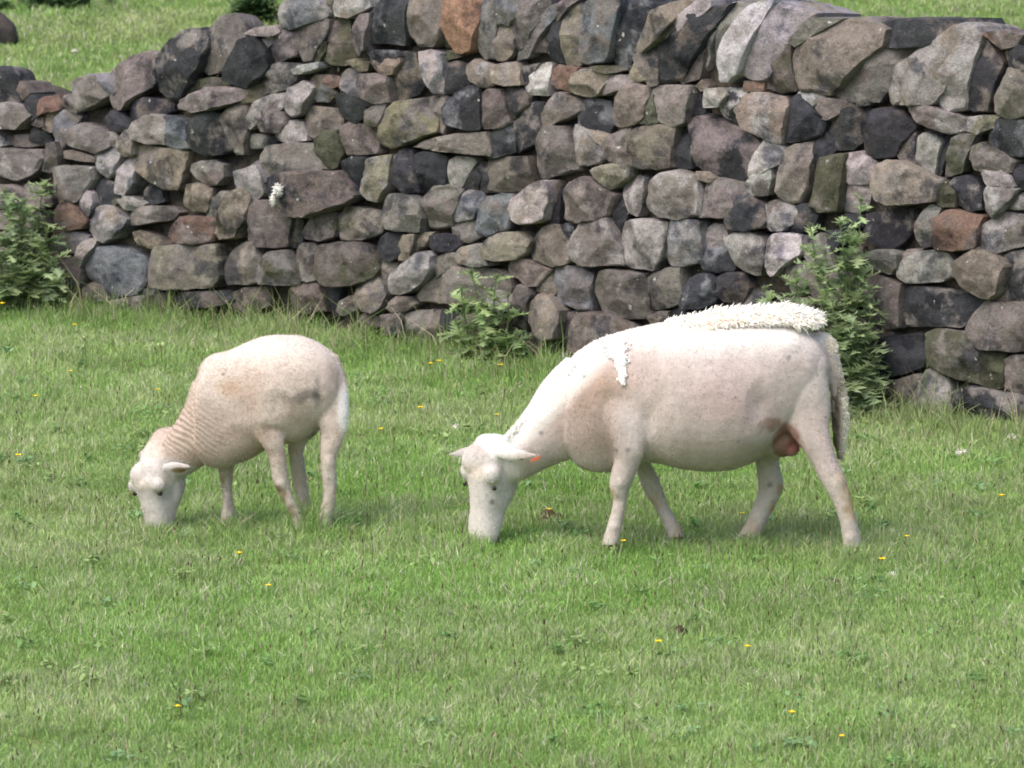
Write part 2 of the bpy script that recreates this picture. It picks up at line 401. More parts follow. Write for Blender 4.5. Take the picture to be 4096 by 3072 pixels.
(0, 650): """rb:51 52 52 42 58 36 66 36 74 42 78 52 74 58 62 60 54 56
lc:72 36 72 28 78 25 83 28 85 36 82 44 78 47 74 42
dg:82 28 88 18 96 14 104 16 110 24 118 30 106 38 98 38 90 38 84 34
ll:105 33 112 29 120 31 130 36 124 42 114 42 108 38
lt:82 56 86 44 92 38 102 38 108 44 116 50 112 58 104 66 96 70 86 66 80 60
gg:112 56 118 46 126 38 140 39 156 39 162 44 158 50 140 52 128 55
dg:130 24 136 18 144 24 146 34 136 38 128 34
rp:151 65 156 52 164 48 178 48 190 50 192 62 188 70 172 72 156 71
mt:166 32 168 20 178 18 190 22 190 34 186 44 174 42 166 38
gp:184 44 190 32 198 26 206 28 202 38 198 48 190 50 185 48
tm:192 58 198 44 206 28 214 22 221 22 222 34 221 50 214 56 212 66 198 68 191 64
tm:117 62 128 60 144 66 150 72 136 76 124 72
cc:80 90 84 80 92 74 106 73 120 76 130 84 134 94 132 106 124 116 108 120 94 112 82 102
tg:135 88 138 76 146 73 164 73 180 74 192 72 194 86 196 100 190 110 170 112 150 113 136 110 134 98
gt:200 104 201 86 208 76 218 70 230 70 232 84 238 92 236 104 222 108 204 108
cg:52 66 60 61 72 61 80 65 74 72 72 80 60 80 52 76
lc:70 84 73 72 80 68 86 69 84 76 78 82 72 92
bg:54 92 60 84 70 84 74 96 72 110 60 108 52 100
gb:76 112 84 106 94 110 98 120 86 124 76 120
db:150 118 164 114 186 114 204 113 210 122 190 128 160 128
bm:206 116 222 110 240 110 244 126 226 134 208 128
bg:-12 92 10 86 30 88 46 92 44 104 24 112 -12 110
gb:-12 60 12 62 26 62 40 66 36 80 14 82 -12 80
gp:-12 42 20 40 40 44 44 56 24 60 -12 58
gd:-12 20 14 20 24 28 40 32 40 40 12 40 -12 38
pp:19 22 28 18 40 20 40 28 28 30 20 28
gm:98 122 124 118 148 116 150 128 120 134 98 130
dg:130 112 150 116 148 122 132 122""",
(1000, 700): """^bd:22 2 32 -2 44 -4 62 -4 82 -3 85 8 84 16 96 19 84 27 70 32 56 37 42 37 33 32 30 22 22 12
bg:2 60 3 40 6 26 12 22 26 24 30 34 38 38 37 50 37 64 20 64 4 62
md:38 38 48 40 50 52 46 64 37 64
gm:50 50 56 38 64 33 76 33 80 42 78 54 66 58 52 56
pm:78 40 86 28 92 27 104 30 118 32 119 44 121 52 108 57 92 58 82 58 80 50
gc:119 24 124 17 136 17 148 18 156 26 157 38 153 50 140 50 126 48 120 42 118 32
gp:157 24 164 10 176 8 186 10 190 14 184 26 182 38 180 46 168 47 160 46 158 36
lc:182 26 188 18 196 13 206 15 210 20 206 28 200 38 188 41 178 38
cg:200 46 204 30 210 20 222 17 233 17 234 34 230 48 212 54 203 52
gm:180 46 186 40 200 39 202 50 206 54 196 60 186 58 180 52
dd:114 64 117 56 124 51 134 52 140 54 136 62 134 72 126 76 116 74
yt:132 64 136 54 146 53 146 62 143 70 140 77 132 75
ty:146 56 154 51 163 51 158 62 150 68 143 71
dg:160 54 170 52 184 54 186 62 180 68 166 68 162 64
bm:63 64 66 61 80 60 94 59 104 60 108 68 114 76 116 84 112 90 100 96 84 99 72 98 64 92 63 78
gb:44 66 48 60 60 60 63 64 62 80 63 92 56 94 46 92 43 80
gm:14 74 22 68 34 66 36 78 46 90 44 98 26 97 8 96 2 90 10 80
bm:38 100 46 96 56 93 66 98 70 108 70 120 56 122 42 120 36 110
dd:70 98 84 100 80 112 78 124 72 124 70 110
gb:81 112 90 107 97 110 94 120 84 124 79 120
gt:96 108 98 98 106 92 114 90 120 98 122 106 118 116 112 122 102 120 97 114
gb:116 90 117 76 126 78 132 78 126 86 124 98 120 98
lg:124 100 126 88 136 78 148 70 156 68 162 72 162 84 156 94 146 102 134 106 126 104
gg:160 80 166 72 180 69 190 74 188 80 174 86 164 92
gt:180 72 190 64 202 61 210 66 204 74 214 80 200 81 188 78
tg:208 66 216 56 226 51 240 51 250 58 247 68 238 75 222 76 212 74
gt:147 106 156 96 170 86 180 80 200 82 222 83 232 88 234 100 226 112 214 116 196 114 176 108 160 108 150 112
gb:124 112 132 107 144 108 148 114 138 120 126 122 120 118
gm:134 130 138 122 150 120 162 120 160 128 152 132 150 146 138 144
pg:152 132 158 124 170 120 172 120 170 134 170 148 162 152 152 148
dd:171 120 186 118 184 130 182 146 171 148
bg:183 128 190 124 204 124 212 132 206 142 190 144 184 138
ll:210 108 220 102 232 108 230 120 216 120 210 114
bg:95 126 104 122 116 126 116 134 100 134
bd:116 124 134 122 136 140 120 142""",
(2000, 700): """lt:28 18 32 10 38 5 48 6 50 14 50 22 44 30 44 38 36 42 24 44 16 40 11 30 14 20
dd:48 8 56 12 57 28 56 42 46 44 44 32 50 22
bp:58 30 58 16 64 6 74 2 84 8 94 16 103 18 100 28 98 36 84 40 70 42 58 40
tl:80 -4 90 -8 100 -10 116 -8 114 2 104 8 98 13 92 8 84 2
lg:110 8 118 2 126 0 132 4 132 14 130 28 126 35 118 32 114 20 111 14
gl:134 22 136 8 144 -2 158 -4 174 0 178 10 181 24 178 36 160 39 142 36 134 30
pg:182 22 186 4 200 2 206 8 222 10 234 12 230 22 206 26 204 38 190 38 178 37
db:204 40 208 30 208 16 220 14 232 24 240 34 236 46 220 50 206 48
dc:100 34 101 22 106 17 114 20 118 30 114 42 108 54 104 54 101 44
tb:25 64 32 56 40 46 48 43 54 44 56 56 64 62 66 74 60 78 52 82 42 76 30 73 24 70
dc:54 46 60 43 67 46 68 54 64 62 57 56
gl:67 52 72 44 84 41 98 38 103 48 104 58 108 66 110 80 92 80 74 80 66 74 64 62
gl:108 52 112 42 122 39 140 39 154 42 150 52 148 62 148 72 140 84 126 83 118 80 108 80 108 66
lg:150 52 156 40 170 38 182 41 182 52 182 62 180 76 166 80 152 80 149 68
lg:183 48 192 43 200 44 203 54 204 62 194 64 184 64 182 58
dc:181 66 192 64 205 64 210 74 208 84 196 86 184 84 179 76
lg:203 56 212 50 226 51 236 54 240 62 238 76 234 88 222 86 212 80 208 68
pt:7 82 12 77 22 74 32 77 42 82 46 84 38 90 34 98 28 98 18 92 8 88
gt:35 98 38 90 46 85 53 84 56 92 54 102 50 107 42 104 36 102
gc:52 82 62 80 74 82 84 88 84 100 82 120 70 119 58 115 52 110 56 98 56 90
bg:86 94 90 86 100 84 120 86 132 88 134 100 134 112 136 126 120 128 104 128 92 122 88 110 84 104
gb:134 92 140 86 152 82 162 83 164 94 166 104 164 114 152 118 138 119 134 108
dc:166 100 170 92 178 87 186 88 192 96 194 106 192 112 180 118 164 119 163 110
db:194 90 206 86 218 87 222 100 216 112 200 112 193 104
gt:25 120 28 112 36 106 44 108 50 116 56 120 54 134 52 144 42 146 32 138 26 130
bd:12 104 16 98 24 98 28 106 26 114 24 126 22 136 14 130 12 116
db:56 130 62 122 70 120 70 132 64 142 64 154 58 150 54 140
bg:66 140 70 130 70 122 80 121 98 124 112 130 122 136 120 150 80 160 66 158
gb:14 146 22 138 32 140 44 146 52 148 52 160 36 168 14 168
pp:132 126 140 121 150 121 150 134 136 136
dd:150 122 160 116 166 118 166 130 154 134
gb:56 158 90 160 140 150 150 170 60 172
bg:120 136 160 132 200 116 204 150 150 152
dg:206 112 224 100 240 106 240 140 208 144""",
(3096, 700): """mm:144 24 146 10 152 5 160 8 162 20 160 29 150 28
dg:160 8 164 2 174 0 184 6 188 16 187 30 178 32 166 26 161 18
ll:184 -8 198 -10 210 2 214 10 206 8 192 10 188 6
lg:187 16 192 9 206 8 216 13 210 22 200 32 194 38 188 30 187 22
dd:206 0 214 -10 228 -8 228 14 216 12
gl:209 30 212 22 222 16 230 18 230 30 216 31
gl:180 55 184 48 196 40 206 32 216 35 226 36 230 60 210 63 200 70 190 64 182 60
rb:141 40 150 34 158 30 166 38 176 37 186 36 184 44 182 56 184 64 172 66 156 67 144 66 141 56
gp:129 44 134 32 140 26 148 30 142 38 140 48 141 62 132 62 129 54
dg:82 34 100 32 118 30 129 31 124 44 121 56 112 64 100 65 90 60 84 54 82 44
lb:-8 44 -6 26 2 22 14 26 22 32 18 44 10 50 0 49
db:18 30 26 26 34 28 40 36 36 46 24 52 16 50
dd:60 40 66 34 78 36 80 46 70 48 62 48
dd:50 50 60 48 62 58 56 66 48 60
wg:-2 56 2 52 14 51 24 54 26 64 26 70 16 74 8 84 0 90 -4 84
bd:8 84 16 72 24 72 22 82 18 94 10 94 4 90
gg:16 94 20 80 28 76 36 84 30 94 24 104 16 102
gp:82 70 92 66 104 66 112 70 110 82 104 88 90 84 82 78
pp:113 70 120 66 134 65 130 72 120 76 114 76
lg:111 82 120 74 132 67 146 66 156 68 160 76 160 90 150 94 134 93 124 96 114 90
bt:158 78 168 72 182 64 192 68 198 72 208 80 206 92 202 106 196 110 182 106 168 96 160 88
dg:205 72 212 68 226 66 230 90 226 112 212 112 206 96 208 82
tt:199 110 203 98 208 104 208 114 202 115
bg:84 90 92 87 106 92 118 96 114 106 113 120 116 134 104 136 92 132 84 120 82 104
dg:114 110 118 98 126 97 144 101 160 102 172 107 188 108 190 114 184 120 178 130 170 134 150 134 130 134 116 134
gb:172 136 176 124 184 114 190 111 204 116 222 113 234 116 234 156 214 156 200 150 186 154 176 150
bg:36 90 48 84 62 84 74 90 80 100 78 112 64 120 48 118 38 106
gd:40 52 50 66 56 84 40 82 30 72 34 58
db:64 66 80 64 80 84 66 82
bg:10 110 34 108 40 122 36 140 10 136
gb:42 122 80 122 84 140 60 146 40 142""",
(3096, 1100): """dd:88 84 90 68 106 54 120 53 134 51 136 62 137 80 124 86 106 91 90 92
mg:136 52 142 48 152 47 168 50 182 58 186 64 184 80 184 98 176 96 160 88 150 84 138 80 137 68
mm:184 66 196 66 208 70 207 86 206 100 194 102 185 98 185 84
gp:208 74 216 70 232 70 232 104 214 104 207 98
gl:123 112 128 100 138 84 144 82 156 90 160 102 164 114 162 128 146 136 128 132 122 122
bg:98 98 110 93 126 88 132 90 126 102 122 112 112 114 100 110
dg:164 104 176 98 184 102 200 104 222 106 232 110 232 128 200 128 176 126 162 120
bd:88 46 104 50 108 53 96 62 88 66 82 56
bd:60 60 86 62 88 84 84 96 62 94"""}
rnd = random.Random(7)
def parse():
    out = []
    for (ox, oy), s in DATA.items():
        for ln in s.split('\n'):
            k, v = ln.split(':'); v = [float(q) for q in v.split()]
            cope = k[0] == '*'; over = k[0] == '^'; k = k.lstrip('*^')
            out.append(([(ox + v[i] * 10 / 2.212, oy + v[i + 1] * 10 / 2.212) for i in range(0, len(v), 2)], k, cope, over))
    return out
def hull(P):
    P = sorted(map(tuple, P)); out = []
    for seq in (P, P[::-1]):
        h = []
        for p in seq:
            while len(h) > 1 and (h[-1][0] - h[-2][0]) * (p[1] - h[-2][1]) - (h[-1][1] - h[-2][1]) * (p[0] - h[-2][0]) <= 0: h.pop()
            h.append(p)
        out += h[:-1]
    return out
def resample(P, n):
    P = np.array(P); Q = np.vstack([P, P[:1]]); L = np.concatenate([[0], np.cumsum(np.linalg.norm(np.diff(Q, axis=0), axis=1))])
    s = np.linspace(0, L[-1], n, endpoint=False)
    return np.stack([np.interp(s, L, Q[:, 0]), np.interp(s, L, Q[:, 1])], 1), L[-1]
def stone(poly2, tones, seed, off, back, deep):
    """poly2: outline in wall coordinates (m); returns V, F, c1, c2"""
    rg = np.random.RandomState(seed)
    n = 52
    P, per = resample(hull(poly2), n)
    c = P.mean(0); rad = np.sqrt(((P - c) ** 2).sum(1).mean())
    P = c + (P - c) * (1 + .005 / rad)
    P3 = np.c_[P, np.full(n, seed * 3.7)]
    P = P + (P - c) / rad * (.045 * vnoise(P3, 22, 3) * rad + .028 * vnoise(P3, 60, 4) * rad)[:, None]
    D = min(.06, rad * rg.uniform(.45, .7)) * (1.5 if deep else 1)
    ts = np.array([0, .025, .06, .11, .17, .25, .34, .44, .55, .67, .8, .9])
    f0 = rg.uniform(0, 6.28); fac = [(f0 + i_ * 1.25 + rg.uniform(-.5, .5), rg.uniform(.25, 1.1), rg.uniform(-.05, .55)) for i_ in range(5)]
    tilt = rg.uniform(-.22, .22, 2)
    V = []
    rings = [(1, -back, .9), (1, -back * .45, .98), (1, -.012, 1.0)]
    for _, h, s in rings: V.append(np.c_[c + (P - c) * s, np.full(n, h)])
    for t in ts[1:]:
        q = c + (P - c) * (1 - t); r = (q - c) / rad
        h = D * min(1, t / .07) ** .5 * np.ones(n)
        for (f, sl, o) in fac:
            pl = D * 1.02 + sl * rad * .6 * (o - (r[:, 0] * math.cos(f) + r[:, 1] * math.sin(f)))
            h = np.minimum(h, np.maximum(pl, D * .28 * min(1, t / .1)))
        h = h + (r @ tilt) * D * .8
        Q = np.c_[q, np.full(n, seed * 1.3)]
        h = h + fbm(Q, 15, 11) * .008 * min(1, t * 8) + fbm(Q, 48, 17, 2) * .0045 + (np.abs(vnoise(Q, 24, 23)) - .3) * .006
        V.append(np.c_[q, h])
    V = np.concatenate(V)
    ce = np.array([[c[0], c[1], V[-n:, 2].mean()]]); V = np.vstack([V, ce])
    nr = len(rings) + len(ts) - 1; F = []
    for r_ in range(nr - 1):
        for i in range(n):
            j = (i + 1) % n; F.append((r_ * n + i, r_ * n + j, (r_ + 1) * n + j, (r_ + 1) * n + i))
    for i in range(n): F.append(((nr - 1) * n + i, (nr - 1) * n + (i + 1) % n, len(V) - 1))
    F.append(tuple(range(n))[::-1])
    Wd = W0 + V[:, :1] * wa + V[:, 1:2] * wu + (V[:, 2:] + off) * wn
    j = 1 + rg.uniform(-.13, .13, 3) * .35 + rg.uniform(-.13, .13)
    cool = np.array([.985, .98, 1.01]); c1 = np.array(TONE[tones[0]]) * j * cool; c2 = cool * np.array(TONE[tones[1]]) * (1 + rg.uniform(-.15, .15))
    if tones[0] == tones[1]: c2 = c1 * rg.uniform(.6, .85)
    one = np.ones((len(V), 1))
    return Wd, F, np.c_[one * c1, one], np.c_[one * c2, one], per * rad
def build_wall():
    base = wall_pt(2.3, 0, 0)
    root = empty('drystone_wall', tuple(base), 'long grey dry stone wall with upright coping, slumped and lower at its left end', 'wall')
    L = []; TL = on_wall(0, 330)[1] - .1
    for i, (poly, tn, cope, over) in enumerate(parse()):
        rg = random.Random(i)
        off = rg.uniform(-.028, .028) + (.0 if not over else .07)
        if 'd' in tn[0]: off -= .008
        pts = [on_wall(x, y, off) for x, y in poly]
        V, F, a, b, ar = stone(pts, tn, i, off, (.13 if np.mean(poly, 0)[0] < 1000 else .32) if cope else (.15 if not over else .26), over)
        if np.mean(pts, 0)[1] < -.15: continue
        L.append((ar, cope, V, F, a, b, tn))
    # courses beyond the photographed stretch, so the wall does not stop at its edges
    k = 1000
    A0 = on_wall(0, 900)[0]; A1 = on_wall(4096, 900)[0]
    for (lo, hi, top) in ((A0 - 1.5, A0 - .2, on_wall(0, 330)[1] - .1), (A1 + .12, A1 + 1.5, 1.22)):
        z = -.03
        while z < top:
            hgt = rnd.uniform(.1, .17); a = lo + rnd.uniform(-.1, 0)
            while a < hi:
                w = rnd.uniform(.12, .3); e = .005
                if a + w > hi + .1: w = max(.08, hi + .1 - a)
                p = [(a + e, z + .02), (a + w * .3, z + e), (a + w - .02, z + e), (a + w - e, z + hgt * .4), (a + w - .02, z + hgt - e), (a + w * .5, z + hgt), (a + .02, z + hgt - .01), (a + e, z + hgt * .5)]
                p = [(x + rnd.uniform(-.008, .008), y + rnd.uniform(-.008, .008)) for x, y in p]
                V, F, c1, c2, ar = stone(p, rnd.choice(['gb', 'gl', 'dd', 'tg', 'lg', 'bg', 'dg', 'gm']), k, rnd.uniform(-.02, .02), .12 if lo < A0 else .2, False)
                L.append((0, False, V, F, c1, c2, 'gg')); k += 1; a += w
            z += hgt
        a = lo
        while a < hi - (.3 if top < TL + .01 else 0):
            w = rnd.uniform(.1, .2); hh = rnd.uniform(.24, .3) * (.45 if top < TL + .01 else 1); sk = .08
            p = [(a, z), (a + w * .5, z - .01), (a + w, z), (a + w + sk * .6, z + hh * .6), (a + w + sk * .7, z + hh), (a + sk + w * .3, z + hh + .01), (a + sk, z + hh * .8)]
            V, F, c1, c2, ar = stone(p, rnd.choice(['gb', 'lg', 'dg', 'tg']), k, 0, .36, False)
            L.append((0, True, V, F, c1, c2, 'gg')); k += 1; a += w
    cop = [l for l in L if l[1] and l[0] > 0]; rest = sorted([l for l in L if not (l[1] and l[0] > 0)], key=lambda l: -l[0])
    words = {'w': 'pale whitish', 'o': 'orange stained', 'r': 'reddish', 'd': 'dark blackened', 'm': 'mossy', 'y': 'yellowish'}
    for nm, lst in (('coping_stone', cop), ('wall_stone', rest[:100])):
        for l in lst:
            o = mesh_np(nm, l[2] - base, l[3], STONE, root, True, {'Col': l[4], 'Col2': l[5]}, 24)
            if l[6][0] in words: o['label'] = words[l[6][0]] + (' upright coping stone' if nm == 'coping_stone' else ' stone in the wall face')
    V = []; F = []; A = []; B = []; n = 0
    for l in rest[100:]:
        V.append(l[2]); F += [tuple(i + n for i in f) for f in l[3]]; n += len(l[2]); A.append(l[4]); B.append(l[5])
    o = mesh_np('small_stones', np.concatenate(V) - base, F, STONE, root, True, {'Col': np.concatenate(A), 'Col2': np.concatenate(B)}, 24); o['kind'] = 'stuff'
    # hearting: the rubble core behind the faces
    prof = [(0, 330), (250, 410), (420, 400), (640, 330), (800, 300), (1000, 200), (1150, 90), (1400, 60), (1700, 40), (2300, 30), (2900, 70), (3400, 150), (3800, 230), (4096, 230)]
    pa = [(on_wall(x, y)[0], on_wall(x, y)[1] - .03) for x, y in prof]
    pa = [(A0 - 1.3, pa[0][1])] + pa + [(A1 + 1.5, pa[-1][1])]
    aa = np.arange(pa[0][0], pa[-1][0], .06); tp = np.interp(aa, [p[0] for p in pa], [p[1] for p in pa])
    V = []; nb = 26
    for a, T in zip(aa, tp):
        for k in range(nb + 1): V.append((a, -.1 + (T + .1) * k / nb, -.055))
        for k in range(1, 5): V.append((a, T, -.055 - .33 * k / 4))
        for k in range(nb + 1): V.append((a, T - (T + .1) * k / nb, -.40))
    V = np.array(V); m_ = len(V) // len(aa)
    V[:, 2] += .02 * fbm(V, 9, 31); V[:, 1] += .01 * vnoise(V, 14, 33)
    F = [(i * m_ + k, (i + 1) * m_ + k, (i + 1) * m_ + k + 1, i * m_ + k + 1) for i in range(len(aa) - 1) for k in range(m_ - 1)]
    F += [tuple(range(m_)), tuple(range(len(V) - m_, len(V)))[::-1]]
    Wd = W0 + V[:, :1] * wa + V[:, 1:2] * wu + V[:, 2:] * wn
    one = np.ones((len(V), 1))
    mesh_np('rubble_core', Wd - base, F, STONE, root, True, {'Col': np.c_[one * (.06, .055, .048), one], 'Col2': np.c_[one * (.10, .09, .075), one]})
build_wall()

# ------------------------------------------------------------------ sheep
class Beast:
    def __init__(s, ox, oy, sc, Y0):
        s.ox, s.oy, s.sc, s.Y0 = ox, oy, sc, Y0; s.px = FPX * sc / (Y0 / math.cos(R(10.5)))   # enlarged px per metre
        s.V = []; s.F = []; s.n = 0
    def S(s, x, y): return s.ox + x / s.sc, s.oy + y / s.sc
    def P(s, x, y, dy=0): return at(*s.S(x, y), s.Y0 + dy)
    def add(s, V, F):
        s.V.append(np.asarray(V)); s.F += [tuple(i + s.n for i in f) for f in F]; s.n += len(V)
    def loft(s, C, A, B, ra, rb, n=28, ex=2.0):
        """centres, two section axes, radii along them"""
        V = []; m = len(C)
        for i in range(m):
            for k in range(n):
                t = 2 * math.pi * k / n; ct, st = math.cos(t), math.sin(t)
                x = math.copysign(abs(ct) ** (2 / ex), ct); y = math.copysign(abs(st) ** (2 / ex), st)
                V.append(C[i] + A[i] * ra[i] * x + B[i] * rb[i] * y)
        F = [(i * n + k, i * n + (k + 1) % n, (i + 1) * n + (k + 1) % n, (i + 1) * n + k) for i in range(m - 1) for k in range(n)]
        F += [tuple(range(n))[::-1], tuple(range((m - 1) * n, m * n))]
        s.add(V, F)
    def tube(s, pts, ratio=1.0, sub=3, cap=True):
        """pts: (x, y, dy, r[, ratio]) enlarged px, depth offset m, radius px"""
        Q = np.array([list(p[:4]) + [p[4] if len(p) > 4 else ratio] for p in pts], float); Q = smooth_path(Q, sub)
        C = np.array([s.P(q[0], q[1], q[2]) for q in Q]); r = Q[:, 3] / s.px
        T = np.gradient(C, axis=0); T /= np.linalg.norm(T, axis=1)[:, None]
        Yx = np.array([0, 1.0, 0]); A = np.cross(T, Yx); A /= np.linalg.norm(A, axis=1)[:, None]; B = np.cross(T, A)
        if cap:
            C = np.vstack([C[0] - T[0] * r[0] * .45, C, C[-1] + T[-1] * r[-1] * .45]); A = np.vstack([A[:1], A, A[-1:]]); B = np.vstack([B[:1], B, B[-1:]])
            r = np.concatenate([[r[0] * .6], r, [r[-1] * .6]]); rt = np.concatenate([Q[:1, 4], Q[:, 4], Q[-1:, 4]])
        else: rt = Q[:, 4]
        s.loft(C, A, B, r, r * rt)
    def torso(s, st, ex=2.15):
        """st: (x, top, bottom, halfwidth m, dy)"""
        Q = smooth_path(np.array(st, float), 3); C = []; ra = []
        up = np.array([0, 0, 1.0])
        for x, t, b, w, dy in Q:
            a, c = s.P(x, t, dy), s.P(x, b, dy); C.append((a + c) / 2); ra.append((a[2] - c[2]) / 2)
        m = len(C); s.loft(C, [up] * m, [np.array([0, 1.0, 0])] * m, ra, Q[:, 3], 40, ex)
    def ball(s, c, rx, ry, rz, n=14):
        V = []; F = []
        for i in range(n + 1):
            th = math.pi * i / n
            for k in range(2 * n): ph = math.pi * k / n; V.append(c + np.array([rx * math.sin(th) * math.cos(ph), ry * math.sin(th) * math.sin(ph), rz * math.cos(th)]))
        for i in range(n):
            for k in range(2 * n): F.append((i * 2 * n + k, i * 2 * n + (k + 1) % (2 * n), (i + 1) * 2 * n + (k + 1) % (2 * n), (i + 1) * 2 * n + k))
        s.add(V, F)
    def head(s, O, u, f, L, st):
        """O: brow front point; u: down the nose; f: face normal; st: (t, halfwidth, front, back)"""
        u = u / np.linalg.norm(u); f = f - u * (f @ u); f /= np.linalg.norm(f); sd_ = np.cross(u, f)
        s.hu, s.hf, s.hs, s.hO, s.hL = u, f, sd_, O, L
        Q = smooth_path(np.array(st, float), 3)
        C = [O + u * (q[0] * L) + f * (q[2] + q[3]) / 2 for q in Q]; m = len(C)
        s.loft(C, [f] * m, [sd_] * m, (Q[:, 2] - Q[:, 3]) / 2, Q[:, 1], 32, 2.3)
    def hp(s, t, sd, f): return s.hO + s.hu * (t * s.hL) + s.hs * sd + s.hf * f
    def ear(s, base, tip, w, thick=.006, fold=None, sag=0):
        base = np.array(base); tip = np.array(tip); d = tip - base; L = np.linalg.norm(d); d /= L
        up = np.array([0, 0, 1.0]); up -= d * (up @ d); up /= np.linalg.norm(up); nn = np.cross(d, up)
        C = []; a = []; b = []
        for t in np.linspace(0, 1, 11):
            C.append(base + d * L * t + up * (-sag * math.sin(t * math.pi))); k = (math.sin(math.pi * min(1, t * .85 + .12)) ** .8)
            a.append(max(.003, w * (k if t < .5 else k) * (1 - .25 * t) if t < 1 else .003)); b.append(thick * (1.8 - 1.0 * t))
        a[0] = w * .55
        s.loft(C, [up] * 11, [nn] * 11, a, b, 16)
    def skin(s, name, voxel, it, parent, colour, deform=None):
        me = bpy.data.meshes.new('tmp'); V = np.concatenate(s.V); me.from_pydata(V.tolist(), [], s.F); me.update()
        o = bpy.data.objects.new('tmp', me); S.collection.objects.link(o)
        m = o.modifiers.new('r', 'REMESH'); m.mode = 'VOXEL'; m.voxel_size = voxel; m.use_smooth_shade = True
        m2 = o.modifiers.new('s', 'SMOOTH'); m2.factor = .5; m2.iterations = it
        dg = bpy.context.evaluated_depsgraph_get(); ev = o.evaluated_get(dg)
        me2 = bpy.data.meshes.new_from_object(ev); bpy.data.objects.remove(o); bpy.data.meshes.remove(me)
        n = len(me2.vertices); co = np.empty(n * 3, np.float32); me2.vertices.foreach_get('co', co); co = co.reshape(-1, 3).astype(float)
        no = np.empty(n * 3, np.float32); me2.vertices.foreach_get('normal', no); no = no.reshape(-1, 3)
        if deform is not None: co = deform(co, no)
        col = np.minimum(colour(co, no) * 1.2, .80)
        if parent: co = co - np.array(parent.location)
        me2.vertices.foreach_set('co', co.astype(np.float32).ravel())
        a = me2.color_attributes.new('Col', 'FLOAT_COLOR', 'POINT'); a.data.foreach_set('color', np.c_[col, np.ones(n)].astype(np.float32).ravel())
        me2.materials.clear(); me2.materials.append(FLEECE); me2.name = name
        me2.polygons.foreach_set('use_smooth', np.ones(len(me2.polygons), bool)); me2.update()
        ob = bpy.data.objects.new(name, me2); S.collection.objects.link(ob); ob.parent = parent
        return ob
def smooth_path(Q, sub):
    n = len(Q); out = []
    for i in range(n - 1):
        p0, p1, p2, p3 = Q[max(i - 1, 0)], Q[i], Q[i + 1], Q[min(i + 2, n - 1)]
        for k in range(sub):
            t = k / sub; out.append(.5 * (2 * p1 + (p2 - p0) * t + (2 * p0 - 5 * p1 + 4 * p2 - p3) * t * t + (3 * p1 - p0 - 3 * p2 + p3) * t ** 3))
    out.append(Q[-1]); return np.array(out)
def blob(co, c, r, soft=.5, nz=0., f=20, s=0):
    """0..1 mask of an ellipsoidal patch of colour on the skin"""
    d = np.sqrt((((co - np.array(c)) / np.array(r)) ** 2).sum(1)) + nz * vnoise(co, f, s)
    return np.clip((1 - d) / soft, 0, 1)
def lay(col, m, c): return col * (1 - m[:, None]) + np.array(c) * m[:, None]
def curls(mb, pts, nrm, rg, ln, wd, cols, droop=.4, dirn=None):
    """short tapering curls of wool standing off a surface"""
    for p, nv in zip(pts, nrm):
        d = nv + rg.normal(0, .45, 3)
        if dirn is not None: d = d + np.array(dirn)
        d /= np.linalg.norm(d); l = ln * rg.uniform(.6, 1.4); w = wd * rg.uniform(.7, 1.3)
        a = np.cross(d, rg.normal(0, 1, 3)); a /= np.linalg.norm(a); b = np.cross(d, a)
        q1 = p + d * l * .55; q2 = p + d * l + a * l * rg.uniform(-.4, .4) + np.array([0, 0, -l * droop * rg.uniform(0, 1)])
        V = [p - d * .003 + a * w, p - d * .003 - a * .5 * w + b * .87 * w, p - d * .003 - a * .5 * w - b * .87 * w,
             q1 + a * w * .8, q1 - a * .4 * w + b * .7 * w, q1 - a * .4 * w - b * .7 * w, q2]
        F = [(0, 1, 4, 3), (1, 2, 5, 4), (2, 0, 3, 5), (3, 4, 6), (4, 5, 6), (5, 3, 6)]
        c = np.array(cols[rg.randint(len(cols))]) * rg.uniform(.9, 1.05); mb.add(V, F, (c[0], c[1], c[2], 1))

CREAM = (.72, .70, .66); PINKY = (.64, .53, .48); SHADE_TAN = (.46, .36, .29); WHITE = (.80, .80, .79)
def fin_eye(name, B, t, sd, f, r, root):
    mb = MB(); c = B.hp(t, sd, f); n = 10; V = []; F = []
    for i in range(n + 1):
        th = math.pi * i / n
        for k in range(16): ph = math.pi * k / 8; V.append(c + r * np.array([math.sin(th) * math.cos(ph), math.sin(th) * math.sin(ph), math.cos(th)]))
    for i in range(n):
        for k in range(16): F.append((i * 16 + k, i * 16 + (k + 1) % 16, (i + 1) * 16 + (k + 1) % 16, (i + 1) * 16 + k))
    mb.add(V, F); return mb.build(name, EYE, root, root.location)

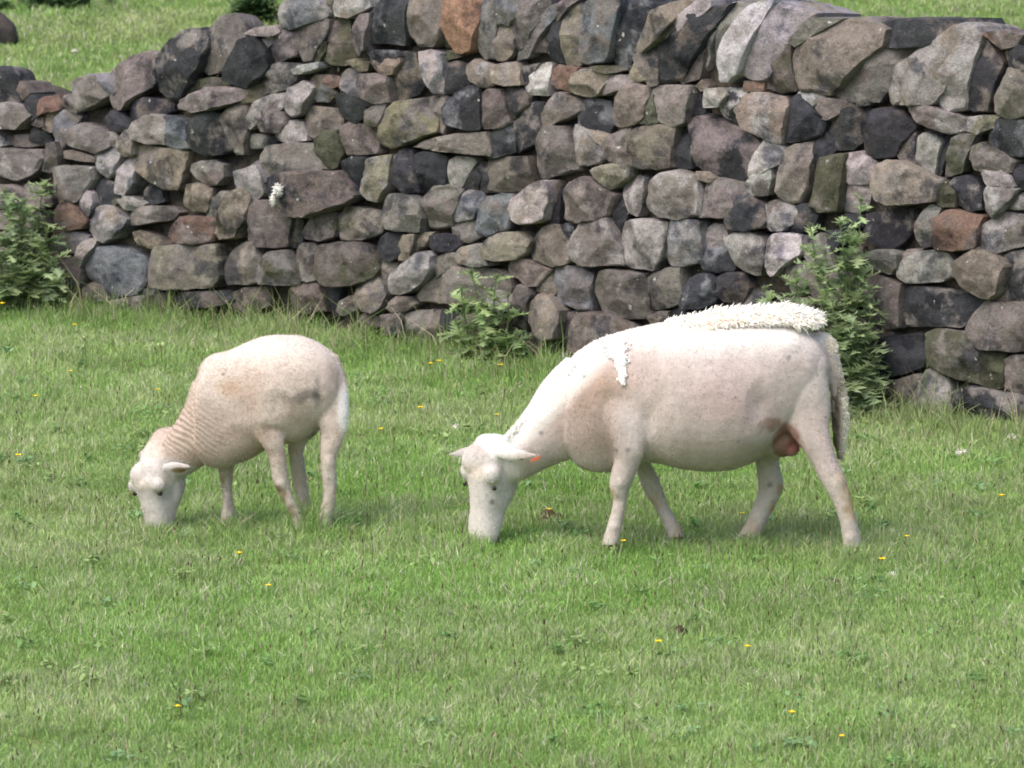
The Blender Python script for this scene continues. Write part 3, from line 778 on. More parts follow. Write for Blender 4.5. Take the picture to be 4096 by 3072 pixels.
NAP = attr_material('nap', 1.0, .02, trans=.45)
def nap(body, root, n, ln, seed):
    """short cut hair standing off the skin, lying back and down"""
    me = body.data; rg = np.random.RandomState(seed); nv = len(me.vertices)
    co = np.empty(nv * 3, np.float32); me.vertices.foreach_get('co', co); co = co.reshape(-1, 3).astype(float)
    no = np.empty(nv * 3, np.float32); me.vertices.foreach_get('normal', no); no = no.reshape(-1, 3).astype(float)
    cl = np.empty(nv * 4, np.float32); me.color_attributes['Col'].data.foreach_get('color', cl); cl = cl.reshape(-1, 4)[:, :3]
    i = rg.randint(0, nv, n); p = co[i] + rg.normal(0, .0022, (n, 3)); N_ = no[i]
    p -= N_ * ((p - co[i]) * N_).sum(1)[:, None]
    d = N_ * .8 + np.array([.45, 0, -.45]) + rg.normal(0, .4, (n, 3)) + .5 * np.stack([vnoise(p, 30, 1), vnoise(p, 30, 2), vnoise(p, 30, 3)], 1); d /= np.linalg.norm(d, axis=1)[:, None]
    a = np.cross(d, rg.normal(0, 1, (n, 3))); a /= np.linalg.norm(a, axis=1)[:, None]
    L = (ln * rg.uniform(.5, 1.4, n))[:, None]; w = .0010
    V = np.stack([p - a * w, p + a * w, p + d * L], 1).reshape(-1, 3); F = np.arange(3 * n).reshape(-1, 3)
    c = cl[i] * rg.uniform(1.05, 1.18, n)[:, None]; c = np.repeat(np.c_[np.minimum(c, .95), np.ones(n)], 3, 0)
    mesh_np('short_fleece', V, [F], NAP, root, False, {'Col': c})
def build_ewe():
    B = Beast(1700, 1150, 1.2289, 19.68)
    root = empty('ewe', tuple(gnd(2800, 2180)), 'large shorn white ewe grazing, ragged wool left along its back and tail', 'sheep', 'sheep grazing in front of the wall')
    B.torso([(690, 470, 800, .085, -.01), (750, 325, 878, .105, -.01), (830, 264, 908, .122, -.01), (930, 228, 905, .134, 0), (1030, 200, 875, .152, 0), (1130, 182, 862, .178, 0),
             (1230, 170, 882, .203, 0), (1330, 163, 895, .21, 0), (1430, 160, 897, .212, 0), (1530, 157, 886, .205, 0), (1630, 155, 848, .19, 0), (1730, 158, 770, .17, 0),
             (1830, 180, 690, .15, 0), (1910, 230, 600, .125, 0), (1965, 300, 520, .09, 0), (1985, 360, 470, .05, 0)])
    # neck
    B.tube([(820, 560, 0, 255, .62), (720, 620, 0, 222, .58), (620, 702, 0, 178, .60), (540, 765, .01, 145, .62), (465, 830, .03, 118, .68), (400, 880, .05, 100, .75), (375, 920, .06, 85, .8)])
    # shoulder blade and thigh bulk
    B.tube([(890, 400, -.05, 150, .5), (940, 540, -.085, 150, .48), (990, 655, -.115, 114, .55), (1003, 735, -.122, 98, .62), (1003, 800, -.12, 82, .75), (992, 860, -.115, 66, .85), (970, 925, -.11, 60), (956, 980, -.11, 52), (957, 1045, -.11, 37),
            (947, 1110, -.11, 37), (932, 1170, -.11, 39), (922, 1215, -.11, 42), (912, 1262, -.11, 46), (906, 1290, -.11, 46)])
    B.tube([(1040, 740, .1, 70), (1058, 820, .11, 54), (1074, 885, .11, 46), (1108, 960, .11, 52), (1130, 1010, .11, 48), (1155, 1058, .11, 38), (1180, 1106, .11, 34), (1205, 1153, .11, 37), (1224, 1195, .11, 42), (1236, 1248, .11, 44)])
    B.tube([(1800, 400, -.06, 170, .6), (1845, 520, -.09, 150, .55), (1872, 610, -.10, 128, .52), (1890, 680, -.11, 108, .55), (1915, 745, -.12, 88, .6), (1943, 805, -.125, 74, .72), (1972, 870, -.13, 65, .75), (2006, 940, -.135, 60, .75), (2037, 1010, -.14, 50, .8), (2060, 1080, -.14, 44, .9),
            (2079, 1150, -.14, 42), (2093, 1210, -.14, 45), (2103, 1265, -.14, 48), (2106, 1305, -.14, 46)])
    B.tube([(1760, 600, .09, 120, .6), (1720, 720, .1, 95), (1684, 830, .11, 66), (1688, 890, .11, 63), (1698, 940, .11, 66), (1698, 990, .11, 62), (1682, 1038, .11, 56), (1660, 1088, .11, 51), (1635, 1140, .11, 48), (1612, 1188, .11, 50), (1592, 1232, .11, 56), (1572, 1270, .11, 58)])
    # udder
    B.ball(B.P(1750, 728, -.005), .076, .092, .074); B.ball(B.P(1800, 792, -.05), .034, .034, .030); B.ball(B.P(1690, 760, 0), .055, .08, .045)
    # tail stump under its wool
    B.tube([(1930, 260, .02, 60), (1990, 330, .02, 45), (2015, 440, .02, 38), (2028, 560, .02, 34), (2035, 680, .02, 26), (2035, 780, .02, 16)])
    # head turned towards the camera
    O = B.P(243, 935, -.02); a = R(36)
    B.head(O, np.array([-.03, -.02, -1]), np.array([-math.sin(a), -math.cos(a), .12]), .232,
           [(-0.58, 0.0381, -0.045, -0.126), (-0.47, 0.056, -0.018, -0.1575), (-0.28, 0.0739, -0.002, -0.189), (-0.05, 0.0717, 0.004, -0.2048), (0.1, 0.0706, 0.0, -0.2121), (0.25, 0.065, -0.004, -0.2058), (0.4, 0.0605, -0.008, -0.1806), (0.53, 0.056, -0.01, -0.147), (0.67, 0.0582, -0.011, -0.1281), (0.8, 0.0571, -0.013, -0.1134), (0.92, 0.0526, -0.018, -0.1029), (1.02, 0.0381, -0.03, -0.084)])
    for sg in (1, -1):
        B.ball(B.hp(-.06, sg * .047, -.031), .032, .032, .036)     # brow ridges
        B.ball(B.hp(.2, sg * .036, -.120), .030, .036, .062)     # cheeks
        B.ball(B.hp(.45, sg * .030, -.10), .024, .030, .045)
    B.ball(B.hp(-.24, 0, -.042), .074, .048, .064)
    pL, pR = B.hp(-.375, -.045 * 1, -.06), B.hp(-.375, .045, -.06)
    if pL[0] > pR[0]: pL, pR = pR, pL
    B.ear(pL + (.015, 0, .005), B.P(106, 822, .05), .024, .007, sag=.006); B.ear(pR + (-.012, -.01, 0), B.P(570, 824, -.13), .024, .007, sag=.004)
    P = B.P
    def colour(co, no):
        n = len(co); col = np.tile(np.array((.50, .455, .445)), (n, 1))
        col = lay(col, np.clip(.5 + .9 * fbm(co, 7, 2), 0, 1) * .6, (.46, .375, .365))          # pink skin through the nap
        col = lay(col, np.clip(-.1 + 1.1 * fbm(co, 11, 42), 0, 1) * .45, (.41, .35, .32))
        col = col * (1 + .12 * fbm(co * np.array([1, 1, .45]), 38, 81) + .10 * fbm(co, 14, 82))[:, None]
        col = lay(col, blob(co, P(850, 480, -.15), (.13, .16, .12), .8, .2, 12) * .8, (.40, .29, .23))    # brown shoulder
        col = lay(col, blob(co, P(760, 640, -.15), (.15, .2, .14), .8, .25, 12) * .7, (.33, .25, .21))
        col = lay(col, blob(co, P(850, 780, -.15), (.10, .2, .07), .7, .3, 18) * .6, (.27, .21, .17))
        col = lay(col, blob(co, P(1500, 560, -.2), (.22, .2, .14), .9, .2, 9) * .5, (.46, .35, .345))
        col = lay(col, blob(co, P(1650, 800, -.1), (.25, .3, .05), .9, .2, 9) * .5, (.36, .32, .26))  # lower belly darkened: brown dirt and underside shade painted together
        col = lay(col, np.clip((co[:, 2] - (P(0, 330)[2])) / .12, 0, 1) * .7, WHITE)  # white wool on the back, with light from above painted in
        # white wool down the top of the neck
        a0, a1 = P(330, 790), P(790, 300); d = (a1 - a0); L = np.linalg.norm(d); d /= L; q = co - a0
        dist = np.linalg.norm((q - (q @ d)[:, None] * d)[:, [0, 2]], axis=1)
        m = np.clip((.085 - dist) / .05, 0, 1) * ((q @ d) > -.02) * ((q @ d) < L + .05); col = lay(col, m * .85, WHITE)
        hd = np.clip((P(500, 0)[0] - co[:, 0]) / .03, 0, 1) * np.clip(((co - B.hO) @ B.hu + .10) / .04, 0, 1)
        m = hd * np.clip((P(0, 800)[2] - co[:, 2]) / .02 + 1, 0, 1); col = lay(col, m * .8, (.60, .585, .575))
        # legs paler
        m = np.clip((P(0, 840)[2] - co[:, 2]) / .05, 0, 1) * (co[:, 0] > P(880, 0)[0]); col = lay(col, m * .6, (.50, .47, .44))
        # udder
        col = lay(col, blob(co, P(1780, 730, -.05), (.062, .16, .085), .25, .15, 40, 9), (.27, .165, .145))
        col = lay(col, blob(co, P(1690, 665, -.13), (.050, .09, .032), .4, .35, 50, 9) * .8, (.32, .21, .18))
        col = lay(col, blob(co, P(1810, 775, -.05), (.035, .12, .035), .3, .3, 60, 9), (.30, .135, .13))
        # dirt on hocks, knees and feet
        for (x, y, dy, r, k) in ((2085, 1000, -.14, .035, .7), (2100, 1100, -.14, .03, .6), (2075, 1050, -.14, .025, .5), (910, 1010, -.11, .022, .9), (1750, 1000, .08, .02, .7), (1715, 1100, .08, .025, .7), (1130, 1050, .08, .03, .4),
                              (1600, 1200, .08, .04, .4), (1240, 1200, .08, .03, .4), (2040, 930, -.15, .02, .4)):
            col = lay(col, blob(co, P(x, y, dy), (r, .08, r * 1.5), .5, .3, 45, 4) * k, (.40, .30, .17))
        # little dark marks
        for (x, y, r) in ((780, 412, .006), (570, 698, .009), (993, 757, .011), (938, 762, .008), (1778, 310, .010), (1530, 708, .006), (1515, 488, .005), (485, 1012, .007), (472, 830, .010), (1700, 990, .012), (330, 1050, .012)):
            m = np.clip(1.2 - np.hypot(co[:, 0] - P(x, y)[0], co[:, 2] - P(x, y)[2] + 0 * co[:, 1]) / r, 0, 1) * (no[:, 1] < 0); col = lay(col, m * .8, (.16, .15, .18))
        # face
        for sg in (1, -1):
            col = lay(col, blob(co, B.hp(.16, sg * .064, -.026), (.018, .018, .010), .6, .2, 60) * .85, (.30, .21, .19))
            col = lay(col, blob(co, B.hp(.86, sg * .018, -.012), (.009, .012, .012), .5), (.25, .15, .13))
        col = lay(col, blob(co, B.hp(-.1, .0, 0), (.07, .05, .04), .9) * .5, (.72, .60, .52))
        col = lay(col, blob(co, B.hp(.97, .0, -.02), (.05, .03, .02), .9) * .7, (.55, .44, .41))
        return col
    def deform(co, no):
        co = co + no * (fbm(co, 6, 51) * .006 - .003)[:, None]
        rib = np.sin(2 * math.pi * (co[:, 0] - .25 * co[:, 2]) / .052) * blob(co, P(1350, 480, -.18), (.22, .2, .17), .8)
        co = co + no * (rib * .0004 + fbm(co, 48, 52) * .0005)[:, None]
        for (x, y, rx, rz, d) in ((1975, 400, .03, .04, .010), (1800, 290, .05, .03, .008), (900, 480, .07, .05, .008), (1640, 560, .05, .08, -.012), (1100, 640, .03, .07, -.012), (820, 480, .04, .08, -.006), (958, 965, .022, .024, .006), (955, 1050, .02, .022, -.004), (935, 1180, .02, .018, .005), (2035, 950, .025, .03, .005), (2090, 1225, .022, .02, .005), (2068, 1110, .02, .03, -.003), (1745, 960, .02, .03, .006), (1600, 1215, .022, .02, .005), (1120, 990, .02, .024, .006), (1222, 1190, .02, .018, .004)):
            co = co + no * (blob(co, P(x, y, -.15), (rx, .14, rz), 1.0) * d)[:, None]
        return co
    body = B.skin('body', .0045, 10, root, colour, deform); nap(body, root, 100000, .0042, 3)
    sg = 1 if B.hs[0] > 0 else -1
    fin_eye('eye', B, .14, sg * .0612, -.031, .0075, root); fin_eye('eye', B, .14, -sg * .0612, -.031, .0075, root)
    # ear tag
    mb = MB(); p0, p1 = B.P(520, 852, -.14), B.P(566, 834, -.14); d = p1 - p0; up = np.array([0, 0, 1.]); w = .0055
    V = [];
    for k in (0, 1):
        for a_ in (-1, 1):
            for b_ in (-1, 1): V.append(p0 + d * k + up * a_ * w * (1 if k else .7) + np.array([0, b_ * .003, 0]))
    mb.add(V, [(0, 1, 3, 2), (4, 6, 7, 5), (0, 2, 6, 4), (1, 5, 7, 3), (0, 4, 5, 1), (2, 3, 7, 6)]); mb.build('ear_tag', TAGM, root, root.location, False)
    # ---- ragged wool
    rg = np.random.RandomState(4)
    cw = [(.93, .92, .90), (.92, .90, .86), (.90, .86, .78), (.95, .95, .94)]
    mb = MB()
    st = [(1185, 166, 14, .03), (1270, 146, 22, .055), (1400, 128, 38, .07), (1550, 116, 42, .075), (1680, 108, 46, .075), (1780, 112, 48, .072), (1850, 121, 46, .065), (1905, 133, 38, .05), (1940, 140, 22, .035)]
    Q = smooth_path(np.array(st, float), 6); nn = 36; V = []
    for x, y, r, w in Q:
        c = P(x, y + 16, 0); rr = max(4, (r - 9) * .8) / B.px
        for k in range(nn):
            t = 2 * math.pi * k / nn; V.append(c + np.array([0, w * math.cos(t), rr * math.sin(t) - (.25 * w * math.cos(t) ** 2)]))
    V = np.array(V); V += (fbm(V, 60, 8)[:, None] * .006 + fbm(V, 22, 9)[:, None] * .010) * np.array([.6, .6, 1])
    F = [(i * nn + k, i * nn + (k + 1) % nn, (i + 1) * nn + (k + 1) % nn, (i + 1) * nn + k) for i in range(len(Q) - 1) for k in range(nn)] + [tuple(range(nn))[::-1], tuple(range(len(V) - nn, len(V)))]
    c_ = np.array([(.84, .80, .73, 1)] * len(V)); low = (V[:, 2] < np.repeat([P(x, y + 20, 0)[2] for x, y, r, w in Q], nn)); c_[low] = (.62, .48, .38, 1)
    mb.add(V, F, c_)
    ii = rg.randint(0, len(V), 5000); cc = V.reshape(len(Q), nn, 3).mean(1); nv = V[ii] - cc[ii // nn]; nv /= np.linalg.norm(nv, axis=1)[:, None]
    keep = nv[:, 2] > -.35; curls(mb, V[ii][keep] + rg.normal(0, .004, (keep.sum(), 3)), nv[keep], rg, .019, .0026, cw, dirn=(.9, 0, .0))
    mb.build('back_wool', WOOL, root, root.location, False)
    # shoulder and neck fringe
    mb = MB(); line = smooth_path(np.array([(400, 722), (440, 680), (480, 634), (560, 542), (640, 450), (700, 370), (765, 308), (850, 257), (950, 222), (1050, 196), (1150, 178), (1240, 160)], float), 20)
    pts = []; nr = []
    for x, y in line:
        wd = 1.0 if x > 600 else .45
        for _ in range(12 if x > 740 else 8):
            ph = rg.uniform(-1, 1) * (1.0 if x > 700 else .7); w = .07 if x > 700 else .045
            pts.append(P(x + rg.uniform(-6, 6), y + 10 + 22 * ph * ph, 0) + np.array([0, -w * ph, -.01 * ph * ph])); nr.append(np.array([-.35, -.5 * ph, 1.0]))
    curls(mb, pts, nr, rg, .010, .0022, [(.88, .88, .87), (.86, .85, .83)], dirn=(.2, 0, 0))
    mb.build('neck_wool', WOOL, root, root.location, False)
    # streak of wool hanging over the shoulder
    mb = MB(); pts = []; nr = []; dgp = bpy.context.evaluated_depsgraph_get()
    line = [(935, 255, 40), (940, 290, 46), (950, 325, 36), (962, 362, 24), (968, 400, 17), (972, 430, 13), (975, 460, 7)]
    L_ = smooth_path(np.array(line, float), 8)
    inv = np.array(root.location)
    def hit(x, y):
        o_ = Vector(C0 - inv); d_ = Vector(ray(*B.S(x, y))).normalized(); ok, loc, no, _ = body.ray_cast(o_, d_)
        return (np.array(loc) + inv, np.array(no)) if ok else (P(x, y, -.15), np.array([0, -1., 0]))
    for _ in range(2600):
        x, y, w = L_[min(len(L_) - 1, int(len(L_) * rg.uniform() ** 1.5))]; p, n_ = hit(x + rg.normal(0, w * .55) + 5 * math.sin(y * .11), y + rg.uniform(-14, 14)); pts.append(p + n_ * .004); nr.append(n_ + np.array([0, 0, -.6]))
    curls(mb, pts, nr, rg, .008, .0030, [(.93, .93, .93)])
    mb.build('shoulder_wool', WOOL, root, root.location, False)
    # tail wool
    mb = MB(); st = [(1935, 228, 20), (1962, 245, 34), (1985, 285, 34), (2003, 350, 26), (2020, 430, 28), (2028, 510, 34), (2038, 590, 38), (2038, 670, 36), (2034, 740, 28), (2035, 800, 18), (2038, 845, 6)]
    Q = smooth_path(np.array(st, float), 6); V = []; nn = 30
    for x, y, r in Q:
        c = P(x, y, .03); rr = r / B.px
        for k in range(nn): t = 2 * math.pi * k / nn; V.append(c + np.array([rr * math.cos(t), rr * 1.5 * math.sin(t), 0]))
    V = np.array(V); V += fbm(V, 50, 12)[:, None] * .007 * np.array([1, .6, .3])
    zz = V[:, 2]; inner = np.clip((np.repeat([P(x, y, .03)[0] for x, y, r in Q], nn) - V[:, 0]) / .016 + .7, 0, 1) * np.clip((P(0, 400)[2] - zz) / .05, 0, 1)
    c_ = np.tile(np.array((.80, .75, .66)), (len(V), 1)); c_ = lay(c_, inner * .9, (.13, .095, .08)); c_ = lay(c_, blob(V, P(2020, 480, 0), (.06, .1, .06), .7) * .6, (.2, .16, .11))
    mb.add(V, [(i * nn + k, i * nn + (k + 1) % nn, (i + 1) * nn + (k + 1) % nn, (i + 1) * nn + k) for i in range(len(Q) - 1) for k in range(nn)] + [tuple(range(nn))[::-1], tuple(range(len(V) - nn, len(V)))], np.c_[c_, np.ones(len(V))])
    cen = V.reshape(len(Q), nn, 3).mean(1)
    ii = rg.randint(0, len(V), 4500)
    for i in ii:
        nv = V[i] - cen[i // nn]; nv /= np.linalg.norm(nv)
        if inner[i] > .5: continue
        curls(mb, [V[i]], [nv], rg, .010, .0020, [tuple(np.minimum(c_[i] * 1.15, .94))], dirn=(.0, 0, -.5))
    mb.build('tail_wool', WOOL, root, root.location, False)
    # hooves
    hm = attr_material('hoof', .6, .3)
    for (x, y, dy) in ((902, 1290, -.12), (1240, 1250, .10), (2112, 1300, -.15), (1566, 1272, .10)):
        mb = MB(); c = B.P(x, y, dy)
        for sx in (-.011, .011):
            V = []; F = []; k = 12
            for lv, (r, z) in enumerate(((.015, .02), (.019, -.005), (.022, -.028))):
                for q in range(k): t = 6.283 * q / k; V.append(c + np.array([r * 1.25 * math.cos(t) - .004 * lv, sx + r * .6 * math.sin(t), z]))
            for lv in (0, 1):
                for q in range(k): F.append((lv * k + q, lv * k + (q + 1) % k, (lv + 1) * k + (q + 1) % k, (lv + 1) * k + q))
            F += [tuple(range(k)), tuple(range(2 * k, 3 * k))[::-1]]; mb.add(V, F, (.16, .12, .09, 1))
        mb.build('hoof', hm, root, root.location)
    return B
def build_lamb():
    B = Beast(450, 1300, 1.952, 19.93)
    root = empty('lamb', tuple(gnd(1080, 2125)), 'smaller cream lamb grazing head down, with grey smudge on its flank', 'sheep', 'sheep grazing in front of the wall')
    B.torso([(640, 440, 960, .075, -.02), (700, 285, 1070, .095, -.01), (780, 222, 1112, .108, 0), (880, 203, 1108, .114, 0), (980, 168, 1085, .120, 0), (1080, 122, 1040, .13, 0), (1180, 90, 980, .145, 0),
             (1280, 82, 940, .157, 0), (1380, 83, 925, .157, 0), (1480, 92, 900, .152, 0), (1580, 124, 840, .142, 0), (1680, 182, 770, .125, 0), (1755, 258, 720, .10, 0), (1815, 390, 640, .05, 0)])
    B.tube([(880, 640, 0, 330, .6), (770, 770, 0, 270, .58), (660, 880, .01, 222, .58), (570, 975, .03, 190, .6), (500, 1055, .05, 160, .62), (465, 1095, .06, 135, .66)])
    B.tube([(1040, 430, -.04, 240, .45), (1130, 640, -.075, 230, .42), (1215, 810, -.100, 150, .5), (1255, 915, -.112, 98, .62), (1278, 1000, -.105, 76, .8), (1292, 1080, -.105, 70, .85), (1305, 1160, -.105, 68, .85), (1322, 1232, -.105, 64, .9), (1348, 1300, -.105, 54),
            (1378, 1370, -.105, 44), (1412, 1440, -.105, 42), (1442, 1500, -.105, 42), (1462, 1575, -.105, 44), (1474, 1640, -.105, 46)])
    B.tube([(880, 1000, .06, 100), (882, 1090, .07, 72), (886, 1160, .075, 62), (888, 1230, .075, 56), (893, 1310, .075, 47), (902, 1390, .075, 50), (905, 1460, .075, 57), (892, 1525, .075, 58), (884, 1595, .075, 58)])
    B.tube([(1590, 330, -.01, 195, .7), (1662, 470, -.04, 175, .62), (1700, 590, -.065, 155, .58), (1722, 700, -.085, 130, .55), (1720, 800, -.09, 118, .55), (1710, 890, -.09, 96, .6), (1690, 980, -.09, 74, .75), (1686, 1060, -.09, 63, .9), (1690, 1150, -.09, 62, .9), (1698, 1240, -.09, 56), (1694, 1330, -.09, 49), (1684, 1400, -.09, 52), (1668, 1470, -.09, 56),
            (1660, 1540, -.09, 60), (1662, 1605, -.09, 60), (1662, 1640, -.09, 58)])
    B.tube([(1560, 600, .07, 150, .6), (1480, 790, .08, 110), (1440, 920, .085, 75), (1432, 1010, .085, 62), (1446, 1110, .085, 62), (1460, 1200, .085, 60), (1478, 1290, .085, 54), (1495, 1370, .085, 48), (1515, 1440, .085, 44), (1538, 1500, .085, 46), (1556, 1575, .085, 48)])
    B.tube([(1600, 780, .0, 40), (1570, 830, 0, 36), (1535, 880, 0, 26)])
    O = B.P(220, 1266, -.01); a = R(42)
    B.head(O, np.array([.14, -.02, -1]), np.array([-math.sin(a), -math.cos(a), .40]), .135,
           [(-1.25, .036, -.135, -.20), (-1.02, .052, -.095, -.22), (-.62, .063, -.042, -.215), (-.12, .069, .004, -.200), (.15, .067, -.0, -.198), (.35, .061, -.006, -.190), (.55, .055, -.008, -.168), (.75, .050, -.012, -.145),
            (.95, .047, -.016, -.125), (1.15, .042, -.024, -.11), (1.32, .030, -.035, -.09)])
    for sg in (1, -1):
        B.ball(B.hp(.0, sg * .054, -.030), .025, .025, .024); B.ball(B.hp(.3, sg * .040, -.118), .030, .036, .055)
    B.ball(B.hp(-.22, 0, -.045), .064, .042, .056)
    sg = 1 if B.hs[0] > 0 else -1
    eb = B.hp(-.42, sg * .045, -.07); B.ear(B.P(390, 1118, -.035), B.P(604, 1104, -.035), .026, .008, sag=.004)
    B.ear(B.hp(-.75, -sg * .045, -.09), B.hp(-.6, -sg * .11, -.13), .019, .007, sag=.006)
    P = B.P
    n0, n1 = P(480, 1060), P(800, 560); nd = (n1 - n0) / np.linalg.norm(n1 - n0); nL = np.linalg.norm(n1 - n0)
    def deform(co, no):
        q = co - n0; s_ = q @ nd
        ax = np.linalg.norm(q - s_[:, None] * nd, axis=1); m = np.clip(s_ / .03, 0, 1) * np.clip((nL - s_) / .10, 0, 1) * np.clip((.17 - ax) / .05, 0, 1) * np.clip((co[:, 2] - P(0, 1090)[2]) / .03, 0, 1)
        m = m * np.clip(.55 + vnoise(co, 9, 71), 0, 1)
        w = np.sin(2 * math.pi * (s_ + .016 * vnoise(co, 12, 4) + .10 * (q[:, 0] - .05) ** 2) / .019)
        co = co + no * (m * .0017 * w)[:, None]
        for (x, y, rx, rz, d) in ((1320, 1240, .022, .022, .006), (1350, 1310, .018, .02, -.003), (1420, 1460, .018, .016, .005), (1695, 1080, .024, .028, .005), (1698, 1260, .02, .03, -.004), (1672, 1470, .02, .018, .004), (888, 1235, .02, .02, .005), (895, 1320, .018, .02, -.004), (1455, 1130, .02, .03, .005), (1490, 1350, .018, .02, -.003), (1280, 620, .05, .06, -.010), (1620, 560, .02, .09, -.008)):
            co = co + no * (blob(co, P(x, y, -.12), (rx, .30, rz), 1.0) * d)[:, None]
        return co + no * (-.003 + fbm(co, 8, 21) * .006 + fbm(co, 48, 52) * .0006)[:, None]
    def colour(co, no):
        n = len(co); col = np.tile(np.array((.54, .475, .44)), (n, 1))
        col = lay(col, np.clip(.3 + fbm(co, 8, 2), 0, 1) * .5, (.47, .39, .355))
        col = col * (1 + .12 * fbm(co, 40, 81) + .12 * fbm(co, 13, 82))[:, None]
        q = co - n0; s_ = q @ nd; m = np.clip(s_ / .03 + .3, 0, 1) * np.clip((nL + .02 - s_) / .08, 0, 1); col = lay(col, m * .6, (.44, .355, .31))
        col = lay(col, blob(co, P(905, 505, -.14), (.06, .1, .04), .9, .2, 20) * .8, (.40, .27, .16))
        col = lay(col, blob(co, P(1060, 540, -.14), (.08, .14, .12), .9, .2, 12) * .55, (.42, .32, .26))
        col = lay(col, blob(co, P(1100, 850, -.14), (.10, .14, .045), .8, .3, 16) * .75, (.30, .24, .19))
        col = lay(col, blob(co, P(1200, 820, -.15), (.03, .1, .02), .8, .3, 30) * .5, (.25, .2, .17))
        col = lay(col, blob(co, P(1480, 560, -.14), (.075, .14, .04), .7, .55, 38, 9) * .8, (.20, .18, .16))
        col = lay(col, blob(co, P(1590, 550, -.14), (.02, .14, .02), .7, .5, 70, 9) * .6, (.16, .15, .14))
        col = lay(col, blob(co, P(1400, 680, -.14), (.07, .14, .05), .8, .4, 18, 9) * .6, (.38, .31, .26))
        col = lay(col, blob(co, P(860, 408, -.14), (.008, .14, .005), .7, .3, 70), (.22, .18, .15))
        col = lay(col, blob(co, P(1218, 445, -.14), (.004, .14, .004), .7), (.2, .18, .15))
        col = lay(col, np.clip((co[:, 2] - P(0, 330)[2]) / .08, 0, 1) * .7, (.64, .60, .565))  # paler towards the back: top light put into the fleece colour
        # grey legs with dirty knees
        m = np.clip((P(0, 1000)[2] - co[:, 2]) / .03, 0, 1) * (co[:, 0] > P(780, 0)[0]); col = lay(col, m * .6, (.48, .455, .42))
        col = lay(col, blob(co, P(1820, 650, -.05), (.035, .2, .11), .5) * .8, (.80, .79, .77))
        for (x, y, rx, rz, dy, k, c) in ((1290, 1290, .022, .02, -.13, .9, (.22, .17, .11)), (1330, 1340, .018, .03, -.13, .8, (.25, .2, .13)), (1400, 1450, .02, .03, -.13, .8, (.25, .22, .15)), (860, 1220, .016, .03, .04, .8, (.35, .29, .19)),
                                         (905, 1420, .014, .03, .04, .75, (.28, .26, .24)), (1450, 1200, .02, .05, .05, .4, (.4, .36, .26)), (1500, 1400, .015, .03, .05, .5, (.3, .27, .22)), (1560, 850, .03, .03, .0, .7, (.3, .28, .26))):
            col = lay(col, blob(co, P(x, y, dy), (rx, .07, rz), .5, .3, 60, 4) * k, c)
        m = (co[:, 0] < P(640, 0)[0]) * (co[:, 1] < 20.3) * np.clip((P(0, 1020)[2] - co[:, 2]) / .02, 0, 1) * ((co - P(430, 1060)) @ np.array([-.5, 0, -.85]) > -.03)
        col = lay(col, m * .85, (.55, .535, .53))
        col = lay(col, blob(co, B.hp(-.1, 0, 0), (.05, .05, .03), .9) * .5, (.56, .50, .41))
        for g in (1, -1):
            col = lay(col, blob(co, B.hp(.23, g * .061, -.025), (.017, .017, .010), .6, .2, 60) * .9, (.18, .12, .10))
            col = lay(col, blob(co, B.hp(1.1, g * .014, -.02), (.008, .012, .010), .5), (.25, .15, .13))
        col = lay(col, blob(co, P(520, 1134, -.045), (.040, .05, .013), .5) , (.15, .11, .05))
        return col
    body = B.skin('body', .0042, 10, root, colour, deform); nap(body, root, 75000, .0048, 4)
    fin_eye('eye', B, .21, sg * .0585, -.028, .0085, root); fin_eye('eye', B, .21, -sg * .0585, -.028, .0085, root)
build_ewe(); build_lamb()

